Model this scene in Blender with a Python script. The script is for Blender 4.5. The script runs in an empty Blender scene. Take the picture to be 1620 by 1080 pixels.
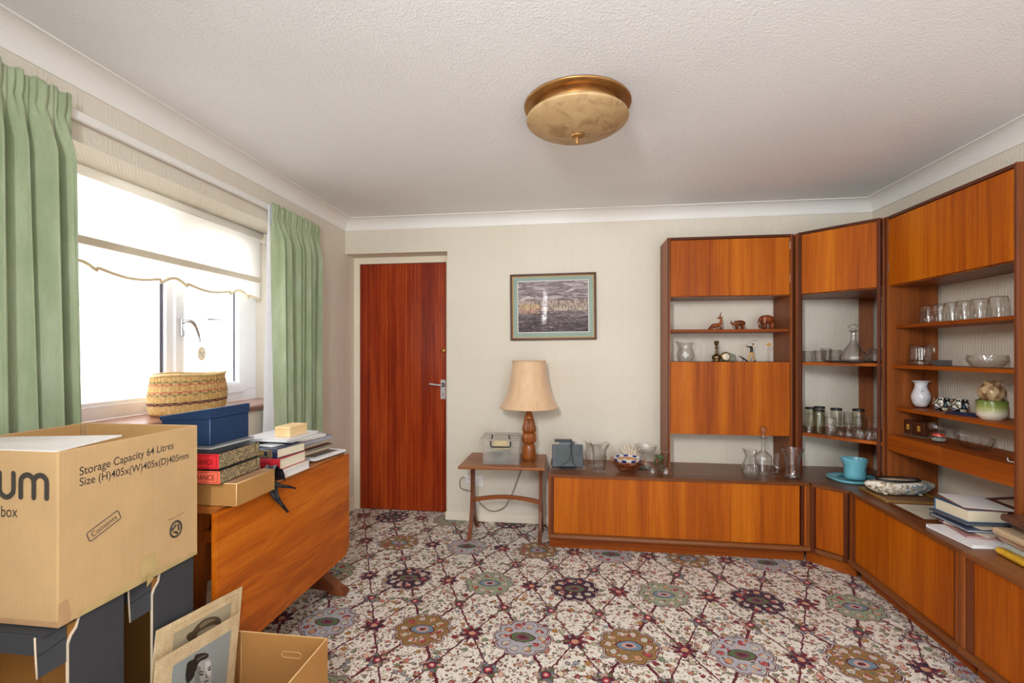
import bpy, bmesh, math, random
from mathutils import Vector, Matrix, Euler
R = math.radians
PI = math.pi
random.seed(7)
SC = bpy.context.scene
COL = SC.collection

# ------------------------------------------------------------------ camera
cd = bpy.data.cameras.new('camera'); cam = bpy.data.objects.new('camera', cd); COL.objects.link(cam)
cam.location = (1.7605, -3.4786, 1.2687)
cam.rotation_euler = (PI/2, 0, 0.1312)
cd.sensor_width = 36.0; cd.lens = 742.95/1620*36
cd.shift_x = 3.4/1620; cd.shift_y = 17.43/1620
cd.clip_start = 0.05
SC.camera = cam
# ------------------------------------------------------------------ exposure
SC.view_settings.view_transform = 'Standard'; SC.view_settings.look = 'None'
SC.view_settings.gamma = 1.0; SC.view_settings.exposure = 0.55
SC.view_settings.use_curve_mapping = False
SC.cycles.max_bounces = 10; SC.cycles.transparent_max_bounces = 40
SC.cycles.diffuse_bounces = 6; SC.cycles.glossy_bounces = 4; SC.cycles.transmission_bounces = 8
SC.cycles.caustics_reflective = False; SC.cycles.caustics_refractive = False
SC.cycles.sample_clamp_indirect = 6.0
# ------------------------------------------------------------------ sky
W = bpy.data.worlds.new('sky'); SC.world = W; W.use_nodes = True
bgn = W.node_tree.nodes['Background']; bgn.inputs[0].default_value = (0.91, 0.955, 1.0, 1); bgn.inputs[1].default_value = 3.75
# ------------------------------------------------------------------ lights
def area(name, loc, rot, sx, sy, power, color=(1, 1, 1), portal=False, spread=180):
    l = bpy.data.lights.new(name, 'AREA'); l.shape = 'RECTANGLE'; l.size = sx; l.size_y = sy
    l.energy = power; l.color = color; l.spread = R(spread)
    if portal: l.cycles.is_portal = True
    o = bpy.data.objects.new(name, l); COL.objects.link(o); o.location = loc; o.rotation_euler = rot
    return o
area('window_daylight_portal', (-0.42, -1.53, 1.5), (0, -PI/2, 0), 1.1, 1.8, 1, portal=True)
area('patio_daylight_portal', (2.55, -4.62, 1.2), (PI/2, 0, 0), 1.9, 2.1, 1, portal=True)
area('photographer_strip_light', (1.34, -3.9, 1.98), (R(83), 0, R(-24)), 0.07, 0.50, 26, (0.97, 0.98, 1.0), spread=150)
sun = bpy.data.lights.new('sun', 'SUN'); sun.energy = 9.0; sun.angle = R(1.0); sun.color = (1, .96, .9)
so = bpy.data.objects.new('sun', sun); COL.objects.link(so); so.rotation_euler = (0, R(40), 0)

# ------------------------------------------------------------------ node helpers
def srgb(r, g, b):
    def f(c):
        c /= 255.0
        return c/12.92 if c <= 0.04045 else ((c+0.055)/1.055)**2.4
    return (f(r), f(g), f(b), 1.0)
class X:
    """arithmetic on shader sockets"""
    def __init__(s, nt, sock): s.nt = nt; s.s = sock
    def _m(s, op, *a, clamp=False):
        n = s.nt.nodes.new('ShaderNodeMath'); n.operation = op; n.use_clamp = clamp
        for i, v in enumerate((s,)+a):
            if isinstance(v, X): s.nt.links.new(v.s, n.inputs[i])
            else: n.inputs[i].default_value = float(v)
        return X(s.nt, n.outputs[0])
    def __add__(s, o): return s._m('ADD', o)
    __radd__ = __add__
    def __sub__(s, o): return s._m('SUBTRACT', o)
    def __rsub__(s, o): return s._m('MULTIPLY', -1.0)._m('ADD', o)
    def __mul__(s, o): return s._m('MULTIPLY', o)
    __rmul__ = __mul__
    def __truediv__(s, o): return s._m('DIVIDE', o)
    def lt(s, o): return s._m('LESS_THAN', o)
    def gt(s, o): return s._m('GREATER_THAN', o)
    def rnd(s): return s._m('ROUND')
    def abs(s): return s._m('ABSOLUTE')
    def sin(s): return s._m('SINE')
    def cos(s): return s._m('COSINE')
    def sqrt(s): return s._m('SQRT')
    def frac(s): return s._m('FRACT')
    def floor(s): return s._m('FLOOR')
    def mod2(s): return (s*0.5).frac().gt(0.25)      # 1 when odd
    def sat(s): return s._m('MULTIPLY', 1.0, clamp=True)
class Mat:
    def __init__(s, name):
        s.m = bpy.data.materials.new(name); s.m.use_nodes = True; s.nt = s.m.node_tree
        s.b = s.nt.nodes['Principled BSDF']; s.N = s.nt.nodes; s.L = s.nt.links
    def coord(s, kind='Object'):
        n = s.N.new('ShaderNodeTexCoord'); return n.outputs[kind]
    def rand(s):
        n = s.N.new('ShaderNodeObjectInfo'); return X(s.nt, n.outputs['Random'])
    def map(s, scale=(1, 1, 1), kind='Object', rot=(0, 0, 0), rnd=False):
        n = s.N.new('ShaderNodeMapping'); n.inputs['Scale'].default_value = scale; n.inputs['Rotation'].default_value = rot
        s.L.new(s.coord(kind), n.inputs['Vector'])
        if rnd:
            c = s.N.new('ShaderNodeCombineXYZ'); r = s.rand()*17.0
            for i in range(3): s.L.new(r.s, c.inputs[i])
            s.L.new(c.outputs[0], n.inputs['Location'])
        return n.outputs[0]
    def noise(s, vec, scale=5, detail=3, rough=.5, dist=0):
        n = s.N.new('ShaderNodeTexNoise'); s.L.new(vec, n.inputs['Vector'])
        n.inputs['Scale'].default_value = scale; n.inputs['Detail'].default_value = detail
        n.inputs['Roughness'].default_value = rough; n.inputs['Distortion'].default_value = dist
        return X(s.nt, n.outputs['Fac'])
    def voro(s, vec, scale=5, feature='F1', rnd=1.0):
        n = s.N.new('ShaderNodeTexVoronoi'); n.feature = feature; s.L.new(vec, n.inputs['Vector'])
        n.inputs['Scale'].default_value = scale; n.inputs['Randomness'].default_value = rnd
        return n
    def ramp(s, fac, stops, interp='LINEAR'):
        n = s.N.new('ShaderNodeValToRGB'); cr = n.color_ramp; cr.interpolation = interp
        while len(cr.elements) < len(stops): cr.elements.new(0.5)
        for e, (p, c) in zip(cr.elements, stops): e.position = p; e.color = c
        s.L.new(fac.s if isinstance(fac, X) else fac, n.inputs[0]); return n.outputs[0]
    def mix(s, fac, a, b, mode='MIX'):
        n = s.N.new('ShaderNodeMix'); n.data_type = 'RGBA'; n.blend_type = mode
        if isinstance(fac, X): s.L.new(fac.s, n.inputs[0])
        else: n.inputs[0].default_value = fac
        for i, v in ((6, a), (7, b)):
            if isinstance(v, tuple): n.inputs[i].default_value = v
            else: s.L.new(v, n.inputs[i])
        return n.outputs[2]
    def sep(s, vec):
        n = s.N.new('ShaderNodeSeparateXYZ'); s.L.new(vec, n.inputs[0])
        return [X(s.nt, n.outputs[i]) for i in range(3)]
    def comb(s, x, y, z):
        n = s.N.new('ShaderNodeCombineXYZ')
        for i, v in enumerate((x, y, z)):
            if isinstance(v, X): s.L.new(v.s, n.inputs[i])
            else: n.inputs[i].default_value = v
        return n.outputs[0]
    def col(s, c):
        if isinstance(c, tuple): s.b.inputs['Base Color'].default_value = c
        else: s.L.new(c, s.b.inputs['Base Color'])
    def bump(s, h, strength=.3, dist=.002):
        n = s.N.new('ShaderNodeBump'); n.inputs['Strength'].default_value = strength; n.inputs['Distance'].default_value = dist
        s.L.new(h.s, n.inputs['Height']); s.L.new(n.outputs[0], s.b.inputs['Normal']); return n.outputs[0]
    def set(s, **k):
        names = dict(rough='Roughness', metal='Metallic', spec='Specular IOR Level', sheen='Sheen Weight', coat='Coat Weight',
                     trans='Transmission Weight', ior='IOR', alpha='Alpha', coatr='Coat Roughness')
        for a, v in k.items(): s.b.inputs[names[a]].default_value = v
        return s
_plain = {}
def plain(name, c, rough=.5, metal=0., var=.06, scale=30, bump=0., spec=.5, coat=0.):
    if name in _plain: return _plain[name]
    M = Mat(name); M.set(rough=rough, metal=metal, spec=spec, coat=coat)
    n = M.noise(M.map(rnd=True), scale, 3)
    c0 = tuple(max(0, x*(1-var)) for x in c[:3])+(1,); c1 = tuple(min(1, x*(1+var)) for x in c[:3])+(1,)
    M.col(M.ramp(n, [(.3, c0), (.7, c1)]))
    if bump: M.bump(M.noise(M.map(), scale*4, 3), bump, .002)
    _plain[name] = M.m; return M.m
def wood(name, axis, dark, mid, light, rough=.42, fine=1.0, band=.5, coat=.04, figure=0.0):
    """veneer with its grain along the given local axis; colour shifts from strip to strip of the veneer"""
    M = Mat(name); M.set(rough=rough, coat=coat, coatr=.3, spec=.24)
    def sc(a, c): return tuple(c if i == axis else a for i in range(3))
    fine_n = M.noise(M.map(sc(170*fine, 3.0), rnd=True), 1, 3, .6)
    wide_n = M.noise(M.map(sc(22*fine, .7), rnd=True), 1, 3, .6, .3)
    broad = M.noise(M.map(sc(5.5, .12), rnd=True), 1, 1, .5)
    pore = M.noise(M.map(sc(600*fine, 22), rnd=True), 1, 2, .6)
    f = fine_n*.34 + wide_n*.36 + broad*band + (1-band-.7)*.5
    if figure < 0:      # ribbon stripe of quartered mahogany
        xx, yy, zz = M.sep(M.coord('Object'))
        rb_ = M.noise(M.map(sc(80, .15), rnd=True), 1.0, 1, .5)
        f = f + (rb_-.5)*.36
    elif figure:
        w = M.noise(M.map(sc(7, 1.6), rnd=True), 1.0, 2, .5, .6)
        f = f + ((w*34.0).sin()*figure)
    c = M.ramp(f, [(.33, dark), (.5, mid), (.68, light)])
    c = M.mix((pore.gt(.62))*.35, c, dark)
    M.col(c); M.bump(pore, .08, .0006)
    return M.m
# teak of the wall units, vertical / lengthwise grain
D1, D2, D3 = srgb(130, 54, 0), srgb(172, 86, 2), srgb(198, 112, 12)
teak_v = wood('teak_veneer_upright_grain', 2, D1, D2, D3, rough=.5, coat=.0)
S1, S2, S3 = srgb(96, 46, 16), srgb(132, 70, 28), srgb(158, 90, 42)
side_v = wood('teak_carcass_upright_grain', 2, S1, S2, S3, rough=.42)
inner_v = wood('teak_inner_panel', 2, srgb(120, 54, 10), srgb(160, 78, 18), srgb(182, 98, 34), rough=.42)
rail_x = wood('teak_rail_lengthwise_grain', 0, srgb(116, 50, 4), srgb(154, 74, 8), srgb(176, 94, 20), rough=.5, coat=0)
top_x = wood('teak_worktop', 0, srgb(88, 48, 22), srgb(120, 70, 36), srgb(146, 90, 50), rough=.35, coat=.15)
st_x = wood('small_table_teak', 0, srgb(112, 62, 28), srgb(146, 88, 44), srgb(170, 110, 62), rough=.35, coat=.15)
brown_x = wood('brown_rail_wood', 0, srgb(104, 52, 22), srgb(138, 76, 36), srgb(160, 96, 52), rough=.45)
top_y = wood('teak_tabletop', 1, srgb(110, 56, 18), srgb(146, 80, 28), srgb(172, 102, 42), rough=.32, coat=.2)
edge_d = wood('dark_teak_edge', 0, srgb(62, 28, 14), srgb(84, 40, 20), srgb(104, 54, 28), rough=.4)
edge_v = wood('dark_teak_post', 2, srgb(66, 28, 12), srgb(92, 42, 20), srgb(118, 60, 30), rough=.4)
leaf_y = wood('teak_table_leaf', 1, srgb(152, 70, 8), srgb(192, 98, 14), srgb(214, 126, 36), rough=.36, band=.35, figure=.035)
dark_leg = wood('brown_turned_wood', 2, srgb(84, 42, 22), srgb(116, 62, 34), srgb(142, 82, 48), rough=.4)
lamp_wood = wood('lamp_turned_wood', 2, srgb(110, 56, 20), srgb(152, 84, 36), srgb(186, 112, 56), rough=.25, coat=.4)
carve_w = wood('carved_brown_wood', 2, srgb(84, 36, 16), srgb(120, 58, 26), srgb(160, 88, 46), rough=.35, fine=.6)
mahog = wood('mahogany_door_veneer', 2, srgb(96, 22, 2), srgb(144, 44, 8), srgb(182, 76, 22), rough=.35, fine=.42, band=.3, coat=.2, figure=-1)
sill_w = wood('sill_varnished_wood', 1, srgb(120, 76, 62), srgb(150, 104, 88), srgb(176, 132, 116), rough=.25, coat=.4)
pine_w = wood('pale_pine', 1, srgb(222, 184, 128), srgb(236, 204, 152), srgb(246, 220, 176), rough=.5)
gap_m = plain('shadow_gap_black', srgb(34, 16, 8), .7)

def wallpaper():
    M = Mat('cream_embossed_wallpaper'); M.set(rough=.62, spec=.3)
    v = M.coord('Object'); x, y, z = M.sep(v)
    # pattern runs along whichever way the wall faces: x+y works on both
    t = x + y
    stripes = (t*PI*2/.016).sin()
    u = (t/.118); w = (z/.118)
    fu = u.frac()-.5; fw = w.frac()-.5
    r = (fu*fu+fw*fw).sqrt()
    rings = (r*PI*2*5.5).sin()
    inring = r.lt(.42)
    band = ((t/.31).frac()).lt(.5)
    h = stripes*(1-inring)*.6 + (rings*.55+stripes*.3)*inring*.7
    h = h*.8 + M.noise(M.map(), 240, 3)*.7
    M.bump(h, .42, .0020)
    n = M.noise(M.map(), 1.4, 3)
    c = M.ramp(n, [(.3, srgb(220, 213, 197)), (.7, srgb(226, 219, 204))])
    c = M.mix((h*.5+.25).sat()*.13, c, srgb(202, 190, 166))
    M.col(c); return M.m
paper = wallpaper()
def ceiling_mat():
    M = Mat('textured_ceiling_plaster'); M.set(rough=.75, spec=.25)
    n1 = M.noise(M.map(), 95, 4, .65, .4); n2 = M.voro(M.map(), 150)
    d = X(M.nt, n2.outputs['Distance'])
    M.bump(n1*1.2 + d*.4, .50, .005)
    M.col(M.ramp(M.noise(M.map(), 1.5, 3), [(.3, srgb(238, 239, 240)), (.7, srgb(243, 244, 245))])); return M.m
ceil_m = ceiling_mat()
cove_m = plain('coving_white_paint', srgb(238, 236, 232), .5, var=.01, scale=4)
gloss_w = plain('cream_gloss_paint', srgb(238, 228, 208), .3, var=.02, scale=5)
upvc = plain('white_window_frame', srgb(242, 243, 246), .28, var=.01)
seal_m = plain('grey_window_seal', srgb(92, 90, 104), .5)
chrome = plain('polished_metal', srgb(200, 200, 204), .22, 1.0, var=.03)
brass = plain('aged_brass', srgb(172, 128, 62), .35, 1.0, var=.12, scale=60)
blackp = plain('black_plastic', srgb(24, 24, 26), .35)
whitep = plain('white_plastic', srgb(236, 234, 230), .35, var=.02)

def carpet():
    M = Mat('patterned_carpet'); M.set(rough=.95, spec=.1, sheen=.1)
    v = M.coord('Object')
    wn = M.N.new('ShaderNodeTexNoise'); wn.inputs['Scale'].default_value = 36; wn.inputs['Detail'].default_value = 2
    M.L.new(v, wn.inputs['Vector'])
    wx, wy, _ = M.sep(wn.outputs['Color'])
    x0, y0, _ = M.sep(v)
    x = x0 + (wx-.5)*.018; y = y0 + (wy-.5)*.018
    p = (x-.849)/.463; q = (y+.93)/.93
    a = p+q; b = p-q
    ra, rb = a.rnd(), b.rnd()
    da, db = a-ra, b-rb
    dx = (da+db)*(.463/2); dy = (da-db)*(.93/2)
    r = (dx*dx+dy*dy).sqrt()
    th = dy._m('ARCTAN2', dx)
    a2, b2 = a-.5, b-.5
    sa, sb = a2-a2.rnd(), b2-b2.rnd()
    sx = (sa+sb)*(.463/2); sy = (sa-sb)*(.93/2)
    sr = (sx*sx+sy*sy).sqrt(); sth = sy._m('ARCTAN2', sx)
    ha, hb = (a*2)-(a*2).rnd(), (b*2)-(b*2).rnd()
    hx = (ha+hb)*(.463/4); hy = (ha-hb)*(.93/4)
    hr = (hx*hx+hy*hy).sqrt(); hth = hy._m('ARCTAN2', hx)
    # ground: cream with a scatter of small leaves and flowers, each outlined
    pv = M.comb(x, y, 0.0)
    def scatter(base, scale, size, cols, outline, seedz, thick=.09):
        vv = M.N.new('ShaderNodeTexVoronoi'); vv.inputs['Scale'].default_value = scale
        cv = M.comb(x, y, seedz); M.L.new(cv, vv.inputs['Vector'])
        d = X(M.nt, vv.outputs['Distance']); cr, cg, cb = M.sep(vv.outputs['Color'])
        lim = size*(.45+.75*cg) + (wx-.5)*.55
        c = M.ramp(cr, cols, 'CONSTANT')
        out = M.mix(d.lt(lim), base, outline)
        return M.mix(d.lt(lim-thick), out, c)
    cream = srgb(240, 234, 222)
    leafc = [(0, srgb(180, 172, 140)), (.14, srgb(176, 124, 62)), (.28, srgb(198, 120, 104)), (.42, srgb(216, 172, 150)),
             (.56, srgb(126, 140, 104)), (.7, srgb(150, 156, 160)), (.8, srgb(134, 40, 52)), (.9, srgb(226, 208, 180))]
    ground = M.ramp(wx, [(.0, cream), (1, srgb(238, 230, 218))])
    # curling stems
    vn = M.noise(M.comb(x, y, 3.0), 13, 1.0, .5, 1.6)
    stem = (vn-.5).abs().lt(.009)
    ground = M.mix(stem*.85, ground, srgb(120, 46, 44))
    vn2 = M.noise(M.comb(x, y, 9.0), 16, 1.0, .5, 1.2)
    ground = M.mix((vn2-.46).abs().lt(.010)*.8, ground, srgb(64, 92, 62))
    g = scatter(ground, 56, .34, leafc, srgb(150, 116, 100), 2.3, .12)
    g = scatter(g, 28, .40, leafc, srgb(92, 68, 58), 0.0, .065)
    g = scatter(g, 40, .34, leafc, srgb(96, 52, 50), 5.3, .10)
    # lattice stems
    maroon = srgb(96, 24, 40); navy = srgb(42, 24, 52)
    half = (ha.abs()._m('MINIMUM', hb.abs()))*(.5/2.41)
    intd = (da.abs()._m('MINIMUM', db.abs()))/2.41
    g = M.mix(half.lt(.0036), g, maroon)
    g = M.mix(intd.lt(.0062), g, maroon)
    # small florets where stems cross half way, stars between the medallions
    fl = hr.lt((hth*6).cos()*.009+.040)
    florc = M.ramp((ra+rb*.37)*.31 , [(0, srgb(150, 150, 160))])
    vv = M.voro(pv, 60); vc, vg, vb = M.sep(vv.outputs['Color'])
    fcol = M.ramp(vc, [(0, srgb(120, 124, 132)), (.3, srgb(92, 100, 70)), (.55, srgb(196, 160, 140)), (.8, maroon)], 'CONSTANT')
    g = M.mix(hr.lt((hth*6).cos()*.009+.044), g, maroon); g = M.mix(fl*1.0, g, fcol)
    g = M.mix(hr.lt(.022), g, srgb(78, 40, 60))
    g = M.mix(hr.lt(.014), g, srgb(190, 60, 66))
    g = M.mix(hr.lt(.007), g, srgb(224, 196, 180))
    star = sr.lt((sth*7).cos()*.017+.042)
    g = M.mix(star, g, M.ramp(vc, [(0, maroon), (.45, srgb(140, 34, 50)), (.75, navy)], 'CONSTANT'))
    g = M.mix(sr.lt(.015), g, srgb(206, 150, 120))
    # medallions
    lobes = (th*5).cos().abs()
    Rr = .110 + lobes*.019
    oda = (ra*.5).frac().abs().gt(.25); odb = (rb*.5).frac().abs().gt(.25)
    base_navy = srgb(58, 22, 50); base_gold = srgb(148, 112, 60); base_green = srgb(150, 164, 134); base_grey = srgb(178, 176, 184)
    even_a = M.mix(odb, base_navy, base_gold); odd_a = M.mix(odb, base_grey, base_green)
    mc = M.mix(oda, even_a, odd_a)
    fl_v = M.voro(pv, 34); fr, fg, fb = M.sep(fl_v.outputs['Color']); fd = X(M.nt, fl_v.outputs['Distance'])
    flower = M.ramp(fr, [(0, srgb(206, 178, 160)), (.25, srgb(160, 48, 62)), (.45, srgb(190, 196, 186)), (.62, srgb(196, 120, 80)), (.8, srgb(104, 110, 84))], 'CONSTANT')
    mcol = M.mix(fd.lt(.30), mc, flower)
    ring = (r-.085).abs()
    petal = (ring+((th*10).cos()*-.007)).lt(.010)*((th*10).cos().gt(-.1))
    pcol = M.ramp(fr, [(0, srgb(206, 190, 176)), (.35, srgb(176, 70, 74)), (.6, srgb(196, 196, 178)), (.82, srgb(202, 150, 110))], 'CONSTANT')
    mcol = M.mix((ring+((th*10).cos()*-.007)).lt(.0135)*((th*10).cos().gt(-.3)), mcol, srgb(74, 32, 50)); mcol = M.mix(petal, mcol, pcol)
    sm_ = M.voro(pv, 78); s1, s2, s3 = M.sep(sm_.outputs['Color']); sd = X(M.nt, sm_.outputs['Distance'])
    mcol = M.mix(sd.lt(.24)*s2.gt(.35), mcol, M.ramp(s1, [(0, srgb(110, 40, 56)), (.3, srgb(204, 188, 168)), (.55, srgb(96, 108, 84)), (.75, srgb(190, 120, 90))], 'CONSTANT'))
    # heart motif in the middle
    hx2 = dx*1.0; heart = ((hx2*hx2)*.8+(dy*dy)*2.0).sqrt()
    hc1 = M.mix(odb, srgb(86, 110, 70), srgb(112, 140, 156)); hc2 = M.mix(odb, srgb(120, 60, 80), srgb(206, 160, 150))
    mcol = M.mix(heart.lt(.052), mcol, maroon); mcol = M.mix(heart.lt(.046), mcol, hc1)
    mcol = M.mix(heart.lt(.028), mcol, hc2); mcol = M.mix(heart.lt(.014), mcol, srgb(90, 24, 44))
    g = M.mix(r.lt(Rr+.008), g, srgb(70, 34, 58))
    g = M.mix(r.lt(Rr+.004), g, srgb(222, 206, 194))
    g = M.mix(r.lt(Rr), g, srgb(84, 30, 50))
    g = M.mix(r.lt(Rr-.005), g, mcol)
    tuft = M.noise(M.map(), 420, 2)
    g = M.mix(tuft*.12, g, srgb(120, 104, 92), 'MULTIPLY')
    M.col(g)
    M.bump(tuft, .5, .004)
    return M.m
carpet_m = carpet()

def glass(name='clear_glass', tint=(.99, .99, .985), edge=(.72, .72, .71), cut=0., scale=60, refl=.42, rough=.04, kind='voro', base=.075):
    """thin-walled glass: clear face on, greyer and more mirror-like towards grazing"""
    M = Mat(name); nt = M.nt; N = M.N; L = M.L
    N.remove(M.b)
    lw = N.new('ShaderNodeLayerWeight'); lw.inputs['Blend'].default_value = .42
    tr = N.new('ShaderNodeBsdfTransparent'); gl = N.new('ShaderNodeBsdfGlossy'); gl.inputs['Roughness'].default_value = rough
    f = X(nt, lw.outputs['Facing'])
    c = M.ramp(f, [(.42, tint+(1,)), (.78, tuple((a+b)/2 for a, b in zip(tint, edge))+(1,)), (1.0, edge+(1,))])
    L.new(c, tr.inputs['Color'])
    mx = N.new('ShaderNodeMixShader'); out = N['Material Output']
    fac = (f*f*refl+base).sat()
    if cut:
        if kind == 'voro': hgt = X(nt, M.voro(M.map(), scale).outputs['Distance'])
        else:
            x, y, z = M.sep(M.coord('Object')); th = y._m('ARCTAN2', x)
            hgt = (th*kind).sin()
        bp = N.new('ShaderNodeBump'); bp.inputs['Strength'].default_value = cut; bp.inputs['Distance'].default_value = .004
        L.new(hgt.s, bp.inputs['Height']); L.new(bp.outputs[0], gl.inputs['Normal']); L.new(bp.outputs[0], lw.inputs['Normal'])
    L.new(fac.s, mx.inputs[0]); L.new(tr.outputs[0], mx.inputs[1]); L.new(gl.outputs[0], mx.inputs[2]); L.new(mx.outputs[0], out.inputs['Surface'])
    return M.m
glass_c = glass()
glass_cut = glass('cut_crystal', cut=.55, scale=95, refl=.55, edge=(.84, .83, .82), rough=.08)
glass_flute = glass('fluted_glass', cut=.5, refl=.5, kind=22, edge=(.76, .75, .74), rough=.06)
glass_smoke = glass('smoky_glass', tint=(.84, .85, .77), edge=(.50, .51, .42))
pane_m = glass('window_glass', tint=(.99, .995, 1.0), edge=(.9, .93, .92), refl=.2, rough=.0, base=.02)
pic_glass = glass('picture_glass', tint=(1, 1, 1), edge=(.95, .95, .95), refl=.006, rough=.02, base=.0007)
pinkg = glass('pink_glass', tint=(.95, .80, .71), edge=(.84, .56, .44), cut=.5, scale=45, refl=.6)
def milky(name, c, f):
    M = Mat(name); M.set(rough=.35); M.col(c); N, L = M.N, M.L
    tr = N.new('ShaderNodeBsdfTransparent'); tr.inputs[0].default_value = (.96, .96, .95, 1); tl = N.new('ShaderNodeBsdfTranslucent'); tl.inputs[0].default_value = c
    m1 = N.new('ShaderNodeMixShader'); m1.inputs[0].default_value = .5; m2 = N.new('ShaderNodeMixShader'); m2.inputs[0].default_value = f
    L.new(M.b.outputs[0], m1.inputs[1]); L.new(tl.outputs[0], m1.inputs[2]); L.new(tr.outputs[0], m2.inputs[1]); L.new(m1.outputs[0], m2.inputs[2]); L.new(m2.outputs[0], N['Material Output'].inputs['Surface'])
    return M.m
box_plastic = milky('milky_clear_plastic', srgb(236, 236, 230), .40)

# ------------------------------------------------------------------ mesh helpers
def link(name, me, mat, parent=None, loc=None, rot=None, smooth=False):
    o = bpy.data.objects.new(name, me); COL.objects.link(o)
    if mat is not None:
        for m in (mat if isinstance(mat, (list, tuple)) else [mat]): me.materials.append(m)
    if smooth:
        for p in me.polygons: p.use_smooth = True
    if parent is not None: o.parent = parent
    if loc is not None: o.location = loc
    if rot is not None: o.rotation_euler = rot
    return o
def from_bm(name, bm, mat, parent=None, smooth=False, **k):
    bmesh.ops.recalc_face_normals(bm, faces=bm.faces)
    me = bpy.data.meshes.new(name); bm.to_mesh(me); bm.free()
    return link(name, me, mat, parent, smooth=smooth, **k)
def add_box(bm, lo, hi, bev=0., seg=1, M=None):
    ret = bmesh.ops.create_cube(bm, size=1.0)
    vs = ret['verts']
    c = [(a+b)/2 for a, b in zip(lo, hi)]; s = [abs(b-a) for a, b in zip(lo, hi)]
    for v in vs: v.co = Vector((v.co.x*s[0]+c[0], v.co.y*s[1]+c[1], v.co.z*s[2]+c[2]))
    if bev:
        es = list({e for v in vs for e in v.link_edges})
        r = bmesh.ops.bevel(bm, geom=es, offset=min(bev, min(s)*.45), segments=seg, profile=.5, affect='EDGES')
        vs = list({v for f in r['faces'] for v in f.verts} | {v for v in vs if v.is_valid})
    if M is not None:
        for v in vs: v.co = M @ v.co
    return vs
def box(name, lo, hi, mat, parent=None, bev=.0015, seg=1, **k):
    bm = bmesh.new(); add_box(bm, lo, hi, bev, seg); return from_bm(name, bm, mat, parent, **k)
def boxes(name, lst, mat, parent=None, bev=0., **k):
    bm = bmesh.new()
    for b in lst:
        sub = bmesh.new(); add_box(sub, b[0], b[1], bev); me = bpy.data.meshes.new('t'); sub.to_mesh(me); sub.free(); bm.from_mesh(me); bpy.data.meshes.remove(me)
    return from_bm(name, bm, mat, parent, **k)
def prism(name, pts, z0, z1, mat, parent=None, axis=2, bev=0., seg=2, smooth=False, **k):
    """polygon extruded along an axis; pts are the two other coordinates in order (x,y),(x,z) or (y,z)"""
    bm = bmesh.new()
    def mk(p, h):
        if axis == 2: return (p[0], p[1], h)
        if axis == 1: return (p[0], h, p[1])
        return (h, p[0], p[1])
    a = [bm.verts.new(mk(p, z0)) for p in pts]; b = [bm.verts.new(mk(p, z1)) for p in pts]
    n = len(pts)
    bm.faces.new(a); bm.faces.new(b[::-1])
    for i in range(n): bm.faces.new((a[i], a[(i+1) % n], b[(i+1) % n], b[i]))
    if bev:
        es = [e for e in bm.edges]
        bmesh.ops.bevel(bm, geom=es, offset=bev, segments=seg, profile=.5, affect='EDGES')
    return from_bm(name, bm, mat, parent, smooth=smooth, **k)
def lathe_mesh(name, prof, seg=32, ribs=0, amp=0., twist=0., sx=1., sy=1., top=None, wob=None):
    """prof: (r,z) from start to end; r=0 closes. ribs press flutes into it"""
    vs, fs = [], []
    rows = []
    zmin = min(p[1] for p in prof); zmax = max(p[1] for p in prof)
    for (r, z) in prof:
        if r < 1e-6: rows.append([len(vs)]); vs.append((0, 0, z)); continue
        row = []
        for i in range(seg):
            t = 2*PI*i/seg
            rr = r*(1+(amp*math.cos(ribs*t+twist*(z-zmin)) if ribs else 0))
            x, y, zz = rr*math.cos(t)*sx, rr*math.sin(t)*sy, z
            if wob: x, y, zz = wob(x, y, zz, t)
            row.append(len(vs)); vs.append((x, y, zz))
        rows.append(row)
    for a, b in zip(rows, rows[1:]):
        if len(a) == 1 and len(b) == 1: continue
        if len(a) == 1:
            for i in range(seg): fs.append((a[0], b[(i+1) % seg], b[i]))
        elif len(b) == 1:
            for i in range(seg): fs.append((a[i], a[(i+1) % seg], b[0]))
        else:
            for i in range(seg): fs.append((a[i], a[(i+1) % seg], b[(i+1) % seg], b[i]))
    me = bpy.data.meshes.new(name); me.from_pydata(vs, [], fs); me.update()
    return me
def lathe(name, prof, mat, parent=None, seg=32, loc=None, rot=None, smooth=True, **k):
    return link(name, lathe_mesh(name, prof, seg, **k), mat, parent, loc=loc, rot=rot, smooth=smooth)
def tube(name, pts, r, mat, parent=None, seg=8, closed=False, radii=None, loc=None, smooth=True, flat=1.0):
    pts = [Vector(p) for p in pts]; n = len(pts); vs, fs = [], []
    up = Vector((0, 0, 1)); prev = None
    for i, p in enumerate(pts):
        if closed: d = pts[(i+1) % n]-pts[i-1]
        else: d = pts[min(i+1, n-1)]-pts[max(i-1, 0)]
        d.normalize()
        if prev is None:
            a = d.cross(up)
            if a.length < .1: a = d.cross(Vector((1, 0, 0)))
        else: a = prev-d*prev.dot(d)
        a.normalize(); prev = a; b = d.cross(a)
        rr = radii[i] if radii else r
        for k in range(seg):
            t = 2*PI*k/seg; vs.append(tuple(p+(a*math.cos(t)+b*math.sin(t)*flat)*rr))
    m = n if closed else n-1
    for i in range(m):
        for k in range(seg):
            fs.append((i*seg+k, i*seg+(k+1) % seg, ((i+1) % n)*seg+(k+1) % seg, ((i+1) % n)*seg+k))
    if not closed:
        fs.append(tuple(range(seg))[::-1]); fs.append(tuple((n-1)*seg+k for k in range(seg)))
    me = bpy.data.meshes.new(name); me.from_pydata(vs, [], fs); me.update()
    return link(name, me, mat, parent, loc=loc, smooth=smooth)
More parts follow.
